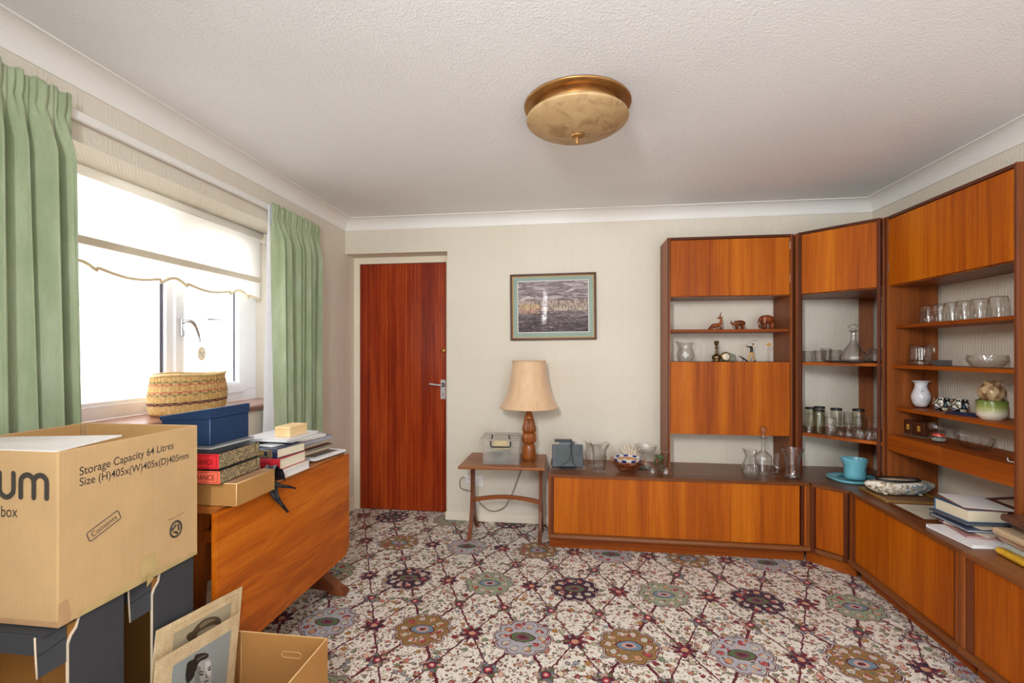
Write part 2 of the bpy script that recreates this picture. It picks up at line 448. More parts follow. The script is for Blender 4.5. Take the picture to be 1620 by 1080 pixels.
def spline(pts, n=8, closed=False):
    """Catmull-Rom through points"""
    P = [Vector(p) for p in pts]; out = []
    N = len(P); rng = N if closed else N-1
    for i in range(rng):
        p0 = P[(i-1) % N] if closed or i > 0 else P[0]
        p1 = P[i]; p2 = P[(i+1) % N]; p3 = P[(i+2) % N] if closed or i+2 < N else P[-1]
        for k in range(n):
            t = k/n
            out.append(.5*((2*p1)+(p2-p0)*t+(2*p0-5*p1+4*p2-p3)*t*t+(-p0+3*p1-3*p2+p3)*t**3))
    if not closed: out.append(P[-1])
    return out
def grid(name, nu, nv, fn, mat, parent=None, thick=0., smooth=True, loc=None, closed_u=False):
    vs = [tuple(fn(i/(nu-1), j/(nv-1))) for j in range(nv) for i in range(nu)]
    fs = [(j*nu+i, j*nu+i+1, (j+1)*nu+i+1, (j+1)*nu+i) for j in range(nv-1) for i in range(nu-1)]
    me = bpy.data.meshes.new(name); me.from_pydata(vs, [], fs); me.update()
    o = link(name, me, mat, parent, smooth=smooth, loc=loc)
    if thick:
        m = o.modifiers.new('solid', 'SOLIDIFY'); m.thickness = thick; m.offset = 0
    return o
def skin(name, V, Ed, rad, mat, parent=None, sub=2, loc=None, rot=None, scale=1.0):
    me = bpy.data.meshes.new(name); me.from_pydata([tuple(c*scale for c in v) for v in V], Ed, []); me.update()
    o = bpy.data.objects.new(name, me); COL.objects.link(o)
    m = o.modifiers.new('skin', 'SKIN'); m.use_smooth_shade = True
    for i, r in enumerate(rad):
        sv = me.skin_vertices[0].data[i]
        rr = r if isinstance(r, (tuple, list)) else (r, r)
        sv.radius = (rr[0]*scale, rr[1]*scale); sv.use_root = (i == 0)
    s = o.modifiers.new('sub', 'SUBSURF'); s.levels = sub; s.render_levels = sub
    dg = bpy.context.evaluated_depsgraph_get(); ev = o.evaluated_get(dg); me2 = bpy.data.meshes.new_from_object(ev)
    bpy.data.objects.remove(o)
    return link(name, me2, mat, parent, loc=loc, rot=rot, smooth=True)
def thing(name, label, cat, loc=(0, 0, 0), rz=0., group=None, rot=None):
    o = bpy.data.objects.new(name, None); COL.objects.link(o); o.empty_display_size = .05
    o.location = loc; o.rotation_euler = rot if rot else (0, 0, rz)
    o['label'] = label; o['category'] = cat
    if group: o['group'] = group
    return o
def tag(o, label, cat, group=None):
    o['label'] = label; o['category'] = cat
    if group: o['group'] = group
    return o
def structure(o): o['kind'] = 'structure'; return o
def dup(root, loc, rz, label, group=None):
    r = root.copy(); COL.objects.link(r); r.location = loc; r.rotation_euler = (0, 0, rz); r['label'] = label
    if group: r['group'] = group
    for ch in list(root.children):
        c = ch.copy(); COL.objects.link(c); c.parent = r
        for g in list(ch.children):
            d = g.copy(); COL.objects.link(d); d.parent = c
    return r
def text(name, s, mat, parent, origin, xd, yd, width=None, height=None, bold=0.0, depth=.0002, center=False):
    """lettering printed on a face: origin = lower left corner, xd/yd = directions along and up the letters"""
    cu = bpy.data.curves.new(name, 'FONT'); cu.body = s; cu.size = 1.0; cu.offset = bold; cu.extrude = 0.0
    o = bpy.data.objects.new(name, cu); COL.objects.link(o)
    dg = bpy.context.evaluated_depsgraph_get(); me = bpy.data.meshes.new_from_object(o.evaluated_get(dg))
    bpy.data.objects.remove(o)
    xs = [v.co.x for v in me.vertices]; ys = [v.co.y for v in me.vertices]
    x0, x1, y0, y1 = min(xs), max(xs), min(ys), max(ys)
    sx = width/(x1-x0) if width else height/(y1-y0)
    sy = height/(y1-y0) if height else sx
    xd, yd = Vector(xd).normalized(), Vector(yd).normalized(); nd = xd.cross(yd)
    og = Vector(origin)
    if center: og = og - xd*(x1-x0)*sx/2 - yd*(y1-y0)*sy/2
    for v in me.vertices: v.co = og+xd*(v.co.x-x0)*sx+yd*(v.co.y-y0)*sy+nd*depth
    return link(name, me, mat, parent)

# =================================================================== THE ROOM
Wd, Hc, Yn = 3.7843, 2.2983, -4.45
WY0, WY1, WZ0, WZ1 = -2.40, -0.66, 0.955, 2.027        # window opening in the left wall
structure(box('floor', (-.02, Yn, -.12), (Wd+.02, .2, 0), carpet_m, bev=0))
structure(box('ceiling', (-.3, Yn-.2, Hc), (Wd+.2, .3, Hc+.1), ceil_m, bev=0))
structure(boxes('wall_left', [((-.30, Yn, -.12), (0, WY0, Hc)), ((-.30, WY1, -.12), (0, .3, Hc)),
          ((-.30, WY0, -.12), (0, WY1, WZ0)), ((-.30, WY0, WZ1), (0, WY1, Hc))], paper))
structure(boxes('wall_back', [((.8213, 0, -.12), (Wd+.2, .3, Hc)), ((0, 0, 2.0384), (.8213, .3, Hc)), ((0, .20, -.12), (.8213, .3, 2.0384))], paper))
structure(box('wall_right', (Wd, Yn, -.12), (Wd+.2, 0, Hc), paper, bev=0))
structure(boxes('wall_near', [((0, Yn-.2, -.12), (1.60, Yn, Hc)), ((3.50, Yn-.2, -.12), (Wd+.2, Yn, Hc)), ((1.60, Yn-.2, 2.15), (3.50, Yn, Hc)), ((1.60, Yn-.2, -.12), (3.50, Yn, .12))], paper))
structure(boxes('window_2', [((1.60, Yn-.12, .2), (1.68, Yn-.05, 2.07)), ((3.42, Yn-.12, .2), (3.50, Yn-.05, 2.07)), ((2.51, Yn-.12, .2), (2.59, Yn-.05, 2.07)),
          ((1.60, Yn-.12, .12), (3.50, Yn-.05, .2)), ((1.60, Yn-.12, 2.07), (3.50, Yn-.05, 2.15))], upvc, bev=.003))
# coving: concave quarter profile run along each wall and mitred into the corners
cvd, cvz = .0875, .081
prof = [(0, 0), (0.004, -0.0)] 
prof = [(0.0, -cvz), (0.006, -cvz)]
for i in range(9):
    t = PI/2*i/8
    prof.append((cvd-.004-(cvd-.012)*math.cos(t), -cvz+.006+(cvz-.010)*math.sin(t)))
prof += [(cvd, -.004), (cvd, 0)]
def cove(name, A, B, nrm, ea, eb):
    """A,B ends of the wall line; nrm = into the room; ea/eb 1 where the end is mitred inwards"""
    A, B, n = Vector(A), Vector(B), Vector(nrm); d = (B-A).normalized(); vs, fs = [], []
    pr = prof+[(0, 0)]
    for (o_, z) in pr:
        pa = A+n*o_+d*o_*ea; pb = B+n*o_-d*o_*eb
        vs += [(pa.x, pa.y, Hc+z), (pb.x, pb.y, Hc+z)]
    k = len(pr)
    for i in range(k): j = (i+1) % k; fs.append((2*i, 2*i+1, 2*j+1, 2*j))
    fs.append(tuple(2*i for i in range(k))); fs.append(tuple(2*i+1 for i in range(k))[::-1])
    me = bpy.data.meshes.new(name); me.from_pydata(vs, [], fs); me.update()
    structure(link(name, me, cove_m))
cove('trim_1', (0, Yn), (0, 0), (1, 0), 1, 1)
cove('trim_2', (0, 0), (Wd, 0), (0, -1), 1, 1)
cove('trim_3', (Wd, 0), (Wd, Yn), (-1, 0), 1, 1)
cove('trim_4', (Wd, Yn), (0, Yn), (0, 1), 1, 1)
# skirting boards
def skirt(name, bxs):
    structure(boxes(name, bxs, gloss_w, bev=.004))
skirt('baseboard_back', [((.8213-.014, -.015, 0), (1.60, 0, .062))])
skirt('baseboard_left', [((0, Yn, 0), (.015, .138, .105))])
skirt('baseboard_right', [((Wd-.015, Yn, 0), (Wd, -2.35, .062))])
# ---------------------------------------------------------------- door in its recess
dr = thing('door_1', '', ''); dr['kind'] = 'structure'; del dr['label']; del dr['category']; dr.location = (.0, .138, 0)
boxes('door_frame', [((.002, 0, 0), (.0545, .06, 2.037)), ((.7745, 0, 0), (.8213, .06, 2.037)), ((.0545, 0, 1.984), (.7745, .06, 2.037))], gloss_w, dr, bev=.003)
box('door_leaf', (.0565, .006, .006), (.7725, .046, 1.981), mahog, dr, bev=.002)
dl_ = [o for o in dr.children if o.name.startswith('door_leaf')][0]
satin = plain('satin_aluminium', srgb(206, 203, 204), .3, .25)
hp = box('handle_plate', (.7285, .001, .900), (.7700, .006, 1.053), satin, dl_, bev=.002)
hp['label'] = 'silver keyhole plate'
tube('lever_handle', spline([(.748, .0, 1.012), (.748, -.030, 1.012), (.735, -.045, 1.013), (.70, -.047, 1.017), (.652, -.044, 1.022)], 5), .010, satin, dl_, seg=10, flat=.7)
lathe('handle_rose', [(0, 0), (.016, 0), (.016, .006), (.010, .010), (0, .010)], blackp, dl_, rot=(PI/2, 0, 0), loc=(.748, .002, 1.012), seg=20)
prism('keyhole', [(.747, .925), (.751, .925), (.7505, .936), (.753, .941), (.749, .946), (.745, .941), (.7475, .936)], -.0005, .0015, blackp, dl_, axis=1)
lathe('cylinder_lock', [(0, 0), (.017, 0), (.017, .004), (.012, .006), (0, .006)], brass, dl_, rot=(PI/2, 0, 0), loc=(.751, .006, 1.283), seg=22)
box('latch_edge', (.7726, .002, .93), (.7745, .01, 1.03), brass, dl_, bev=0)
for z in (.25, 1.0, 1.72):
    pass
# ---------------------------------------------------------------- window
wn = thing('window_1', '', ''); wn['kind'] = 'structure'; del wn['label']; del wn['category']; wn.location = (-.28, WY0, WZ0+.02)
def wb(name, lst, mat=upvc, bev=.004, p=wn):
    return boxes(name, [((a[0]+.28, a[1]-WY0, a[2]-WZ0-.02), (b[0]+.28, b[1]-WY0, b[2]-WZ0-.02)) for a, b in lst], mat, p, bev=bev)
x0, x1 = -.345, -.28
zs = .974
wb('outer_frame', [((x0, WY0, zs), (x1, WY1, zs+.062)), ((x0, WY0, WZ1-.06), (x1, WY1, WZ1)), ((x0, WY0, zs+.0622), (x1, WY0+.06, WZ1-.0602)),
                   ((x0, WY1-.06, zs+.0622), (x1, WY1, WZ1-.0602)), ((x0, -1.345, zs+.0622), (x1, -1.285, WZ1-.0602))], bev=.002)
# opening sash on the right of the mullion, fixed light on the left
ys0, ys1, zz0, zz1 = -1.30, -.775, 1.024, WZ1-.05
wb('opening_sash', [((x0+.01, ys0, zz0), (x1+.012, ys1, zz0+.055)), ((x0+.01, ys0, zz1-.055), (x1+.012, ys1, zz1)),
                    ((x0+.01, ys0, zz0+.0552), (x1+.012, ys0+.055, zz1-.0552)), ((x0+.01, ys1-.058, zz0+.0552), (x1+.012, ys1, zz1-.0552))], bev=.002)
wb('frame_infill', [((x0+.002, ys1+.001, zs+.0622), (x1+.004, WY1-.0602, WZ1-.0602))], bev=.002)
wb('window_seal', [((-.302, ys1-.068, zz0+.05), (-.298, ys1-.056, zz1-.05))], seal_m, 0)
wb('window_seal', [((-.302, -1.362, zs+.06), (-.298, -1.343, WZ1-.05))], seal_m, 0)
wb('glazing_bead', [((x0+.02, WY0+.0602, zs+.0625), (x1-.008, -1.3455, zs+.078)), ((x0+.02, WY0+.0602, zs+.0785), (x1-.008, WY0+.078, WZ1-.0605)), ((x0+.02, ys0+.0555, zz0+.0555), (x1+.002, ys1-.059, zz0+.068))], upvc, .002)
wb('glass_pane', [((-.318, WY0+.06, zs+.06), (-.314, -1.35, WZ1-.06))], pane_m, 0)
wb('glass_pane', [((-.318, ys0+.05, zz0+.05), (-.314, ys1-.055, zz1-.05))], pane_m, 0)
hy, hz = -1.262, 1.40
hb = wb('window_handle', [((-.268, hy-.013, hz-.045), (-.258, hy+.013, hz+.045))], chrome, .003)
tube('lever', [(p[0]+.28, p[1]-WY0, p[2]-WZ0-.02) for p in spline([(-.26, hy, hz+.03), (-.235, hy+.006, hz+.034), (-.222, hy+.028, hz+.02), (-.218, hy+.052, hz-.03), (-.216, hy+.06, hz-.075)], 6)], .008, chrome, hb, seg=10,
     radii=[.011]*8+[.010]*6+[.008]*6+[.0065]*5)
sl = prism('window_sill', [(-.28, .974), (.022, .974), (.030, .968), (.030, .954), (.022, .948), (0.0, .948), (0.0, .955), (-.28, .955)], WY0, WY1, sill_w, None, axis=1)
structure(sl); sl.name = 'trim_5'
# key tag hanging from the window handle
kt = thing('key_tag', 'small oval card tag hanging from the window handle', 'tag', (-.214, -1.19, 1.262))
M_ = Mat('tag_card'); M_.set(rough=.6)
xx, yy, zz = M_.sep(M_.coord('Object')); rr = ((yy*yy)/(.026*.026)+(zz*zz)/(.036*.036)).sqrt()
c_ = M_.mix(rr.gt(.82), srgb(244, 236, 214), srgb(206, 178, 128)); nn = M_.noise(M_.map(), 140, 2); c_ = M_.mix((nn.gt(.58))*(rr.lt(.6)), c_, srgb(120, 100, 90)); M_.col(c_)
prism('card', [(.026*math.cos(t*PI/12), .036*math.sin(t*PI/12)) for t in range(24)], -.0012, .0012, M_.m, kt, axis=0)
tube('cord', [(0, 0, .034), (-.001, -.004, .052), (-.002, .0, .066)], .0008, whitep, kt, seg=5)

# ---------------------------------------------------------------- what lies outside the window
render_w = plain('pale_render', srgb(246, 244, 240), .8, var=.03, scale=6)
roof_m = plain('grey_roof_tile', srgb(206, 206, 208), .8, var=.06, scale=8)
lawn_m = plain('pale_paving', srgb(206, 202, 192), .85, var=.06, scale=4)
g_ = box('ground', (-14, -9, -.45), (-.3, 9, -.35), lawn_m, bev=0); structure(g_); g_.name = 'trim_6'; 
g_.name = 'ground_outside'
nb = thing('bungalow', 'pale rendered bungalow with grey tiled roof seen through the window', 'building', (-3.9, 1.0, -.35))
box('rendered_wall', (-5, -8, 0), (0, 2.2, 2.2), render_w, nb, bev=0)
M_ = Mat('buff_brick'); M_.set(rough=.85); bt = M_.N.new('ShaderNodeTexBrick'); bt.inputs['Scale'].default_value = 1.0
bt.inputs['Color1'].default_value = srgb(226, 200, 176); bt.inputs['Color2'].default_value = srgb(218, 186, 160); bt.inputs['Mortar'].default_value = srgb(220, 214, 204)
bt.inputs['Brick Width'].default_value = .225; bt.inputs['Row Height'].default_value = .075; bt.inputs['Mortar Size'].default_value = .01
x_, y_, z_ = M_.sep(M_.coord('Object')); M_.L.new(M_.comb(y_, z_, 0.), bt.inputs['Vector']); M_.col(bt.outputs['Color'])
box('brick_pier', (-5, 2.2, 0), (0, 3.3, 2.1), M_.m, nb, bev=0)
prism('roof', [(.42, 2.20), (.42, 2.26), (-2.6, 4.2), (-5.4, 2.6), (-5.4, 2.2)], -8.3, 3.6, roof_m, nb, axis=1)
for k in range(16):
    f = k/16.0; xr, zr = .42-3.02*f, 2.262+1.94*f
    prism('tile_course', [(xr+.02, zr-.012), (xr+.02, zr+.022), (xr-.2, zr+.132), (xr-.2, zr+.12)], -8.3, 3.6, roof_m, nb, axis=1)
tube('gutter', [(.47, -8.3, 2.17), (.47, 3.6, 2.17)], .06, plain('grey_gutter', srgb(150, 150, 154), .5), nb, seg=10)
tube('downpipe', [(.06, 1.9, 2.1), (.06, 1.9, 0.0)], .035, plain('white_downpipe', srgb(226, 226, 226), .4), nb, seg=10)

# ================================================================= CURTAINS, RAIL, BLIND
def velvet():
    M = Mat('green_velvet'); M.set(rough=.85, spec=.15, sheen=.35)
    n = M.noise(M.map((1, 1, .25)), 14, 4, .6); f = M.noise(M.map((260, 260, 200)), 1, 2)
    M.col(M.ramp(n*.8+f*.2, [(.3, srgb(138, 152, 118)), (.5, srgb(158, 170, 136)), (.7, srgb(176, 186, 158))])); M.bump(f, .2, .001); return M.m
velvet_m = velvet()
lining_m = plain('white_curtain_lining', srgb(232, 234, 240), .8, var=.02)
def curtain(label, y0, y1, ztop, zbot, folds, yb0, yb1, seed):
    rnd = random.Random(seed)
    yc = (y0+y1)/2
    t = thing('curtain', label, 'curtain', (.06, yc, zbot))
    n = int(folds)+1
    # pleat positions, widths and depths wander; each fold is a rounded ridge with a narrow valley
    wts = [rnd.uniform(.7, 1.35) for _ in range(n)]; tot = sum(wts); edges = [0]
    for w in wts: edges.append(edges[-1]+w/tot)
    dep = [rnd.uniform(.7, 1.25) for _ in range(n+1)]; lean = [rnd.uniform(-.018, .018) for _ in range(n+1)]; merge = [rnd.uniform(.3, 1.0) for _ in range(n+1)]
    def f(u, v):
        z = zbot+(ztop-zbot)*v; dn = max(0., ztop-z); hd = min(1., max(0., (dn-.075)/.16)); hd = hd*hd*(3-2*hd)
        k = 0
        while k < n-1 and u > edges[k+1]: k += 1
        s = (u-edges[k])/(edges[k+1]-edges[k])
        y = (yb0+(y0-yb0)*v**.8)*(1-u)+(yb1+(y1-yb1)*v**.8)*u
        ridge = abs(math.sin(PI*s))**.7                   # wide round ridge, sharp valley
        low = ridge*dep[k]*(.066*hd+.014) - .022*hd
        tuck = .011*(math.sin(2*PI*s*2.5+k)*.5+.5)*(1-hd)    # little gathers under the heading tape
        sub = .007*hd*math.sin(2*PI*s*2+k*1.7+z*1.2)*merge[k]
        band = .010*math.exp(-((dn-.080)/.020)**2)
        x = low+tuck+sub-band*ridge
        y2 = y+lean[k]*hd*math.sin(PI*s)*(1.2-v)+.008*hd*math.sin(2*PI*s)
        top = .006*math.sin(2*PI*s*1.5+k*2.0)*max(0., 1-dn/.05)
        return (x-.012, y2-yc, z-zbot+top)
    grid('velvet_face', 320, 80, f, velvet_m, t, thick=.003)
    grid('white_lining', 160, 30, lambda u, v: (f(u, v)[0]*.35-.020, f(u, v)[1]-(.010+.050*(1-v)**1.5)*max(0., 1-u/.10), f(u, v)[2]-.014*v+.004*(1-v)), lining_m, t)
    return t
curtain('green velvet curtain at the near left side of the window', -2.88, -2.078, 2.146, .62, 13, -2.86, -2.045, 3)
curtain('narrower green velvet curtain beside the door end of the window', -.985, -.475, 2.126, .70, 8, -.975, -.500, 5)
rl = thing('curtain_rail', 'white plastic curtain rail along the wall above the window', 'curtain rail', (.0, -1.7, 2.107))
box('track', (.012, -1.3, -.016), (.034, 1.27, .016), whitep, rl, bev=.003)
box('mounting_strip', (0, -1.3, -.006), (.012, 1.27, .012), whitep, rl, bev=0)
# roller blind
M_ = Mat('blind_fabric'); M_.set(rough=.8, spec=.2)
wv = M_.noise(M_.map(), 300, 2); M_.col(M_.ramp(wv, [(.3, srgb(244, 240, 234)), (.7, srgb(250, 248, 244))]))
tl = M_.N.new('ShaderNodeBsdfTranslucent'); tl.inputs[0].default_value = srgb(252, 250, 246); ms = M_.N.new('ShaderNodeMixShader'); ms.inputs[0].default_value = .38
M_.L.new(M_.b.outputs[0], ms.inputs[1]); M_.L.new(tl.outputs[0], ms.inputs[2]); M_.L.new(ms.outputs[0], M_.N['Material Output'].inputs['Surface'])
blind_m = M_.m
hem_m = plain('cream_blind_hem', srgb(216, 204, 184), .7, var=.02)
trim_m = plain('cream_braid', srgb(222, 206, 170), .8, var=.12, scale=200)
bl = thing('roller_blind', 'white roller blind with scalloped braid edge, pulled half way down', 'blind', (-.2, -1.53, 1.60))
B0, B1 = -2.32, -.735
def bz(y):
    """height of the scalloped lower edge"""
    P_ = .461; t = (y+1.763) % P_
    if t < .305: k = t/.305; return 1.622-.022*math.sin(PI*k)+ (.0 if .06 < k < .94 else -.0)
    k = (t-.305)/.156; return 1.604+.034*math.sin(PI*k)
def bf(u, v):
    y = B0+(B1-B0)*u; zt = 1.99; zb = bz(y); z = zb+(zt-zb)*v
    return (0, y+1.53, z-1.60)
grid('blind_fabric', 240, 10, bf, blind_m, bl, smooth=True)
box('hem_bar', (-.007, B0+1.53, .108), (.007, B1+1.53, .141), hem_m, bl, bev=.003)
tube('scalloped_braid', [(.002, B0+(B1-B0)*i/239+1.53, bz(B0+(B1-B0)*i/239)-1.60) for i in range(240)], .0068, trim_m, bl, seg=6)
tube('roller', [(0, B0-.01+1.53, .405), (0, B1+.012+1.53, .405)], .020, blind_m, bl, seg=20)
box('bracket', (-.024, B1+.016+1.53, .372), (.024, B1+.075+1.53, .426), whitep, bl, bev=.003)
lathe('chain_wheel', [(0, 0), (.022, 0), (.024, .006), (.022, .013), (0, .013)], trim_m, bl, rot=(-PI/2, 0, 0), loc=(0, B1+.008+1.53, .398), seg=20)
tube('pull_chain', [(.022, B1+.03+1.53, .39), (.024, B1+.034+1.53, .1), (.022, B1+.04+1.53, -.2), (.020, B1+.052+1.53, -.32), (.018, B1+.064+1.53, -.2), (.014, B1+.062+1.53, .1), (.0, B1+.05+1.53, .39)], .0015, whitep, bl, seg=5)

# ================================================================= CEILING LIGHT
cl = thing('ceiling_light', 'brushed gold flush ceiling light with a shallow dish and finial', 'ceiling light', (1.782, -1.50, Hc))
goldm = Mat('brushed_gold'); goldm.set(rough=.42, metal=.85)
goldm.col(goldm.ramp(goldm.noise(goldm.map(), 12, 4), [(.3, srgb(160, 116, 66)), (.7, srgb(194, 148, 92))])); goldm = goldm.m
dishm = Mat('tarnished_gold_dish'); dishm.set(rough=.55, metal=.25)
dishm.col(dishm.ramp(dishm.noise(dishm.map(), 16, 5, .65, .8), [(.34, srgb(160, 128, 88)), (.5, srgb(188, 156, 112)), (.72, srgb(196, 166, 124))])); dishm = dishm.m
lathe('ceiling_plate', [(0, 0), (.218, 0), (.221, -.004), (.216, -.010), (.170, -.006), (0.0, -.006)], goldm, cl, seg=64)
lathe('inner_ring', [(.168, -.006), (.176, -.020), (.182, -.040), (.176, -.046), (.160, -.044)], goldm, cl, seg=64)
lathe('dish', [(.150, -.044), (.20, -.050), (.209, -.056), (.2105, -.063), (.206, -.068), (.19, -.080), (.155, -.098), (.11, -.114), (.06, -.124), (.02, -.127), (0, -.127)], dishm, cl, seg=64)
lathe('finial', [(0, -.126), (.030, -.126), (.031, -.129), (.022, -.134), (.007, -.137), (.0065, -.158), (.004, -.161), (0, -.161)], goldm, cl, seg=24)

# ================================================================= PICTURE ON THE WALL
pc = thing('framed_picture', 'framed stormy townscape watercolour with a green mount above the lamp', 'picture', (1.6245, -.001, 1.36), rot=(R(.0), R(-.55), 0))
w2, h = .3155, .490
fr_m = wood('walnut_frame', 0, srgb(60, 30, 14), srgb(88, 48, 24), srgb(110, 64, 34), rough=.35)
gilt = plain('gilt_slip', srgb(186, 144, 78), .5, .2, var=.08, scale=80)
for nm, lo, hi in [('frame_side', (-w2, -.020, 0), (-w2+.016, 0, h)), ('frame_side', (w2-.016, -.020, 0), (w2, 0, h)), ('frame_rail', (-w2+.016, -.020, 0), (w2-.016, 0, .016)), ('frame_rail', (-w2+.016, -.020, h-.016), (w2-.016, 0, h))]:
    box(nm, lo, hi, fr_m, pc, bev=.003)
boxes('gilt_slip', [((-w2+.016, -.014, .016), (-w2+.022, -.002, h-.016)), ((w2-.022, -.014, .016), (w2-.016, -.002, h-.016)), ((-w2+.022, -.014, .016), (w2-.022, -.002, .022)), ((-w2+.022, -.014, h-.022), (w2-.022, -.002, h-.016))], gilt, pc)
box('mount_board', (-w2+.022, -.007, .022), (w2-.022, -.003, h-.022), plain('sage_mount', srgb(150, 170, 158), .8, var=.05, scale=6), pc, bev=0)
boxes('mount_bevel', [((-.262, -.0085, .056), (.262, -.0072, h-.050))], plain('white_bevel', srgb(232, 230, 222), .7, var=.01), pc)
M_ = Mat('townscape_watercolour'); M_.set(rough=.7)
x_, y_, z_ = M_.sep(M_.coord('Object'))
n1 = M_.noise(M_.map((1.5, 1, 9), rot=(0, R(14), 0)), 4.5, 6, .7, 1.2); n2 = M_.noise(M_.map((46, 1, 12)), 1, 4, .75); n3 = M_.noise(M_.map((4, 1, 20), rot=(0, R(-6), 0)), 6, 6, .75, 1.5); n4 = M_.noise(M_.map((90, 1, 30)), 1, 3, .7)
sky = M_.ramp(n1, [(.36, srgb(84, 72, 76)), (.48, srgb(136, 122, 126)), (.58, srgb(184, 172, 172)), (.68, srgb(216, 206, 202))])
town = M_.ramp(n2*.6+n4*.4, [(.40, srgb(80, 68, 68)), (.48, srgb(150, 132, 124)), (.55, srgb(204, 186, 164)), (.62, srgb(150, 148, 156))])
grd = M_.ramp(n3*.6+n1*.4+(z_-.16)*.5, [(.40, srgb(46, 36, 42)), (.49, srgb(92, 80, 84)), (.56, srgb(140, 128, 128)), (.64, srgb(206, 196, 188))])
edge_ = z_+(n1-.5)*.06
c_ = M_.mix(edge_.gt(.262), grd, sky)
c_ = M_.mix((edge_+(n2-.5)*.10).lt(.292)*(z_+(n3-.5)*.03).gt(.215)*(n1.gt(.40)), c_, town)
yb = (x_.lt(-.10))*(x_.gt(-.25))*(z_.gt(.234))*(z_.lt(.262)); c_ = M_.mix(yb*(n4.gt(.46)), c_, srgb(206, 172, 122))
c_ = M_.mix((x_.lt(-.095))*(x_.gt(-.245))*(z_.gt(.198))*(z_.lt(.228))*(n4.gt(.5)), c_, srgb(192, 146, 122))
M_.col(c_)
box('painting', (-.257, -.0095, .061), (.257, -.0086, h-.055), M_.m, pc, bev=0)
box('glass', (-w2+.018, -.0135, .018), (w2-.018, -.0120, h-.018), pic_glass, pc, bev=0)

# ================================================================= WALL UNITS
ZT = .488
def base_unit(name, label, loc, rz, w, d, seam, dx0=.038, dx1=.052, group='wall unit base cabinets'):
    """local x along the front, y into the wall, front of the top edge at y=0"""
    t = thing(name, label, 'cabinet', loc, rz, group)
    prism('worktop', [(0.0, .470), (-.0, .484), (.004, .488), (d, .488), (d, .470)], 0, w, top_x, t, axis=0)
    box('side_panel', (0, .002, .078), (.018, d, .4698), side_v, t, bev=.001)
    box('side_panel', (w-.018, .002, .078), (w, d, .4698), side_v, t, bev=.001)
    box('back_panel', (.019, d-.012, .079), (w-.019, d-.002, .469), inner_v, t, bev=0)
    box('bottom_panel', (.019, .022, .079), (w-.019, d-.013, .095), side_v, t, bev=0)
    # rounded nosing under the doors
    prism('bottom_rail', [(.022, .079), (-.004, .079), (-.010, .084), (-.012, .092), (-.010, .101), (-.003, .106), (.022, .108)], .0005, w-.0005, top_x, t, axis=0)
    box('inner_stile', (.0185, .006, .1085), (dx0-.006, .022, .4695), edge_v, t, bev=0)
    box('inner_stile', (w-dx1+.007, .010, .1085), (w-.030, .024, .4695), edge_v, t, bev=0)
    box('inner_stile', (w-.0275, .004, .1085), (w-.0185, .022, .4695), inner_v, t, bev=0)
    x0, x1 = dx0, w-dx1
    cuts = [x0]+[s for s in seam]+[x1]
    for i in range(len(cuts)-1):
        box('door', (cuts[i]+(.0006 if i else -.004), .010, .1090), (cuts[i+1]-.0006, .026, .4675), teak_v, t, bev=.001)
    box('plinth', (.006, .055, 0), (w-.008, .073, .0785), rail_x, t, bev=.001)
    box('plinth_return', (.006, .074, 0), (.022, d-.02, .0785), rail_x, t, bev=.001)
    box('plinth_return', (w-.024, .074, 0), (w-.008, d-.02, .0785), rail_x, t, bev=.001)
    return t
base_unit('base_cabinet', 'long low teak base cabinet with sliding doors beside the small table', (1.611, -.458, 0), 0, 1.562, .452, [.777])
R0 = Vector((3.311, -.606)); RA = math.atan2(-1.078, -.036)
def rpos(s, off=0): return (R0.x+math.cos(RA)*s-math.sin(RA)*off, R0.y+math.sin(RA)*s+math.cos(RA)*off)
p_ = rpos(.000); base_unit('base_cabinet', 'teak base cabinet on the right wall next to the corner, books lying on top', (p_[0], p_[1], 0), RA, .795, .466, [], .045, .050)
p_ = rpos(.797); base_unit('base_cabinet', 'nearest teak base cabinet on the right wall, under the ring albums', (p_[0], p_[1], 0), RA, .800, .490, [.4], .060, .05)
# corner base
ct = thing('corner_cabinet', 'small angled corner base cabinet with one narrow teak door', 'cabinet', (3.176, -.466, 0), 0, 'wall unit base cabinets')
DG = Vector((.7071, -.7071)); IN = Vector((.7071, .7071))
WXc, WYc = 3.78-3.176, .466-.003
def cpoly(o, e=.0): # carcass outline, front set back by o
    a = Vector((0, 0))+IN*o; b = Vector((.131, -.136))+IN*o
    return [(0+e, a.y+a.x-e), (b.x+(b.y+.136-0) if False else b.x, b.y), (WXc-.01, -.128), (WXc-.01, WYc), (0+e, WYc)]
L_ = .187
prism('worktop', [(0.001, 0.0), (.1295, -.1345), (.150, -.1325), (WXc-.012, -.120), (WXc-.012, WYc), (.001, WYc)], .470, .488, top_x, ct)
prism('carcass', [(0.001, .036), (.028, .0085), (.142, -.108), (.165, -.126), (WXc-.03, -.110), (WXc-.03, WYc), (.001, WYc)], .079, .4698, side_v, ct)
frame_m = Matrix.Translation((0, 0, 0)) @ Matrix.Rotation(-PI/4-.012, 4, 'Z')
def cbox(name, lo, hi, mat, par, bev=.001, M=None):
    bm = bmesh.new(); add_box(bm, lo, hi, bev, M=M if M is not None else frame_m); return from_bm(name, bm, mat, par)
cbox('stile', (.001, .000, .079), (.018, .020, .4695), edge_v, ct)
cbox('stile', (.1655, .000, .079), (.1865, .020, .4695), edge_v, ct)
cbox('door', (.021, .008, .109), (.163, .0185, .467), teak_v, ct)
cbox('bottom_rail', (.0185, -.006, .079), (.165, .019, .106), top_x, ct, bev=.005)
prism('plinth', [(.003, .063), (.016, .052), (.181, -.122), (.196, -.112), (.030, .075), (.003, .075)], 0, .0785, rail_x, ct)

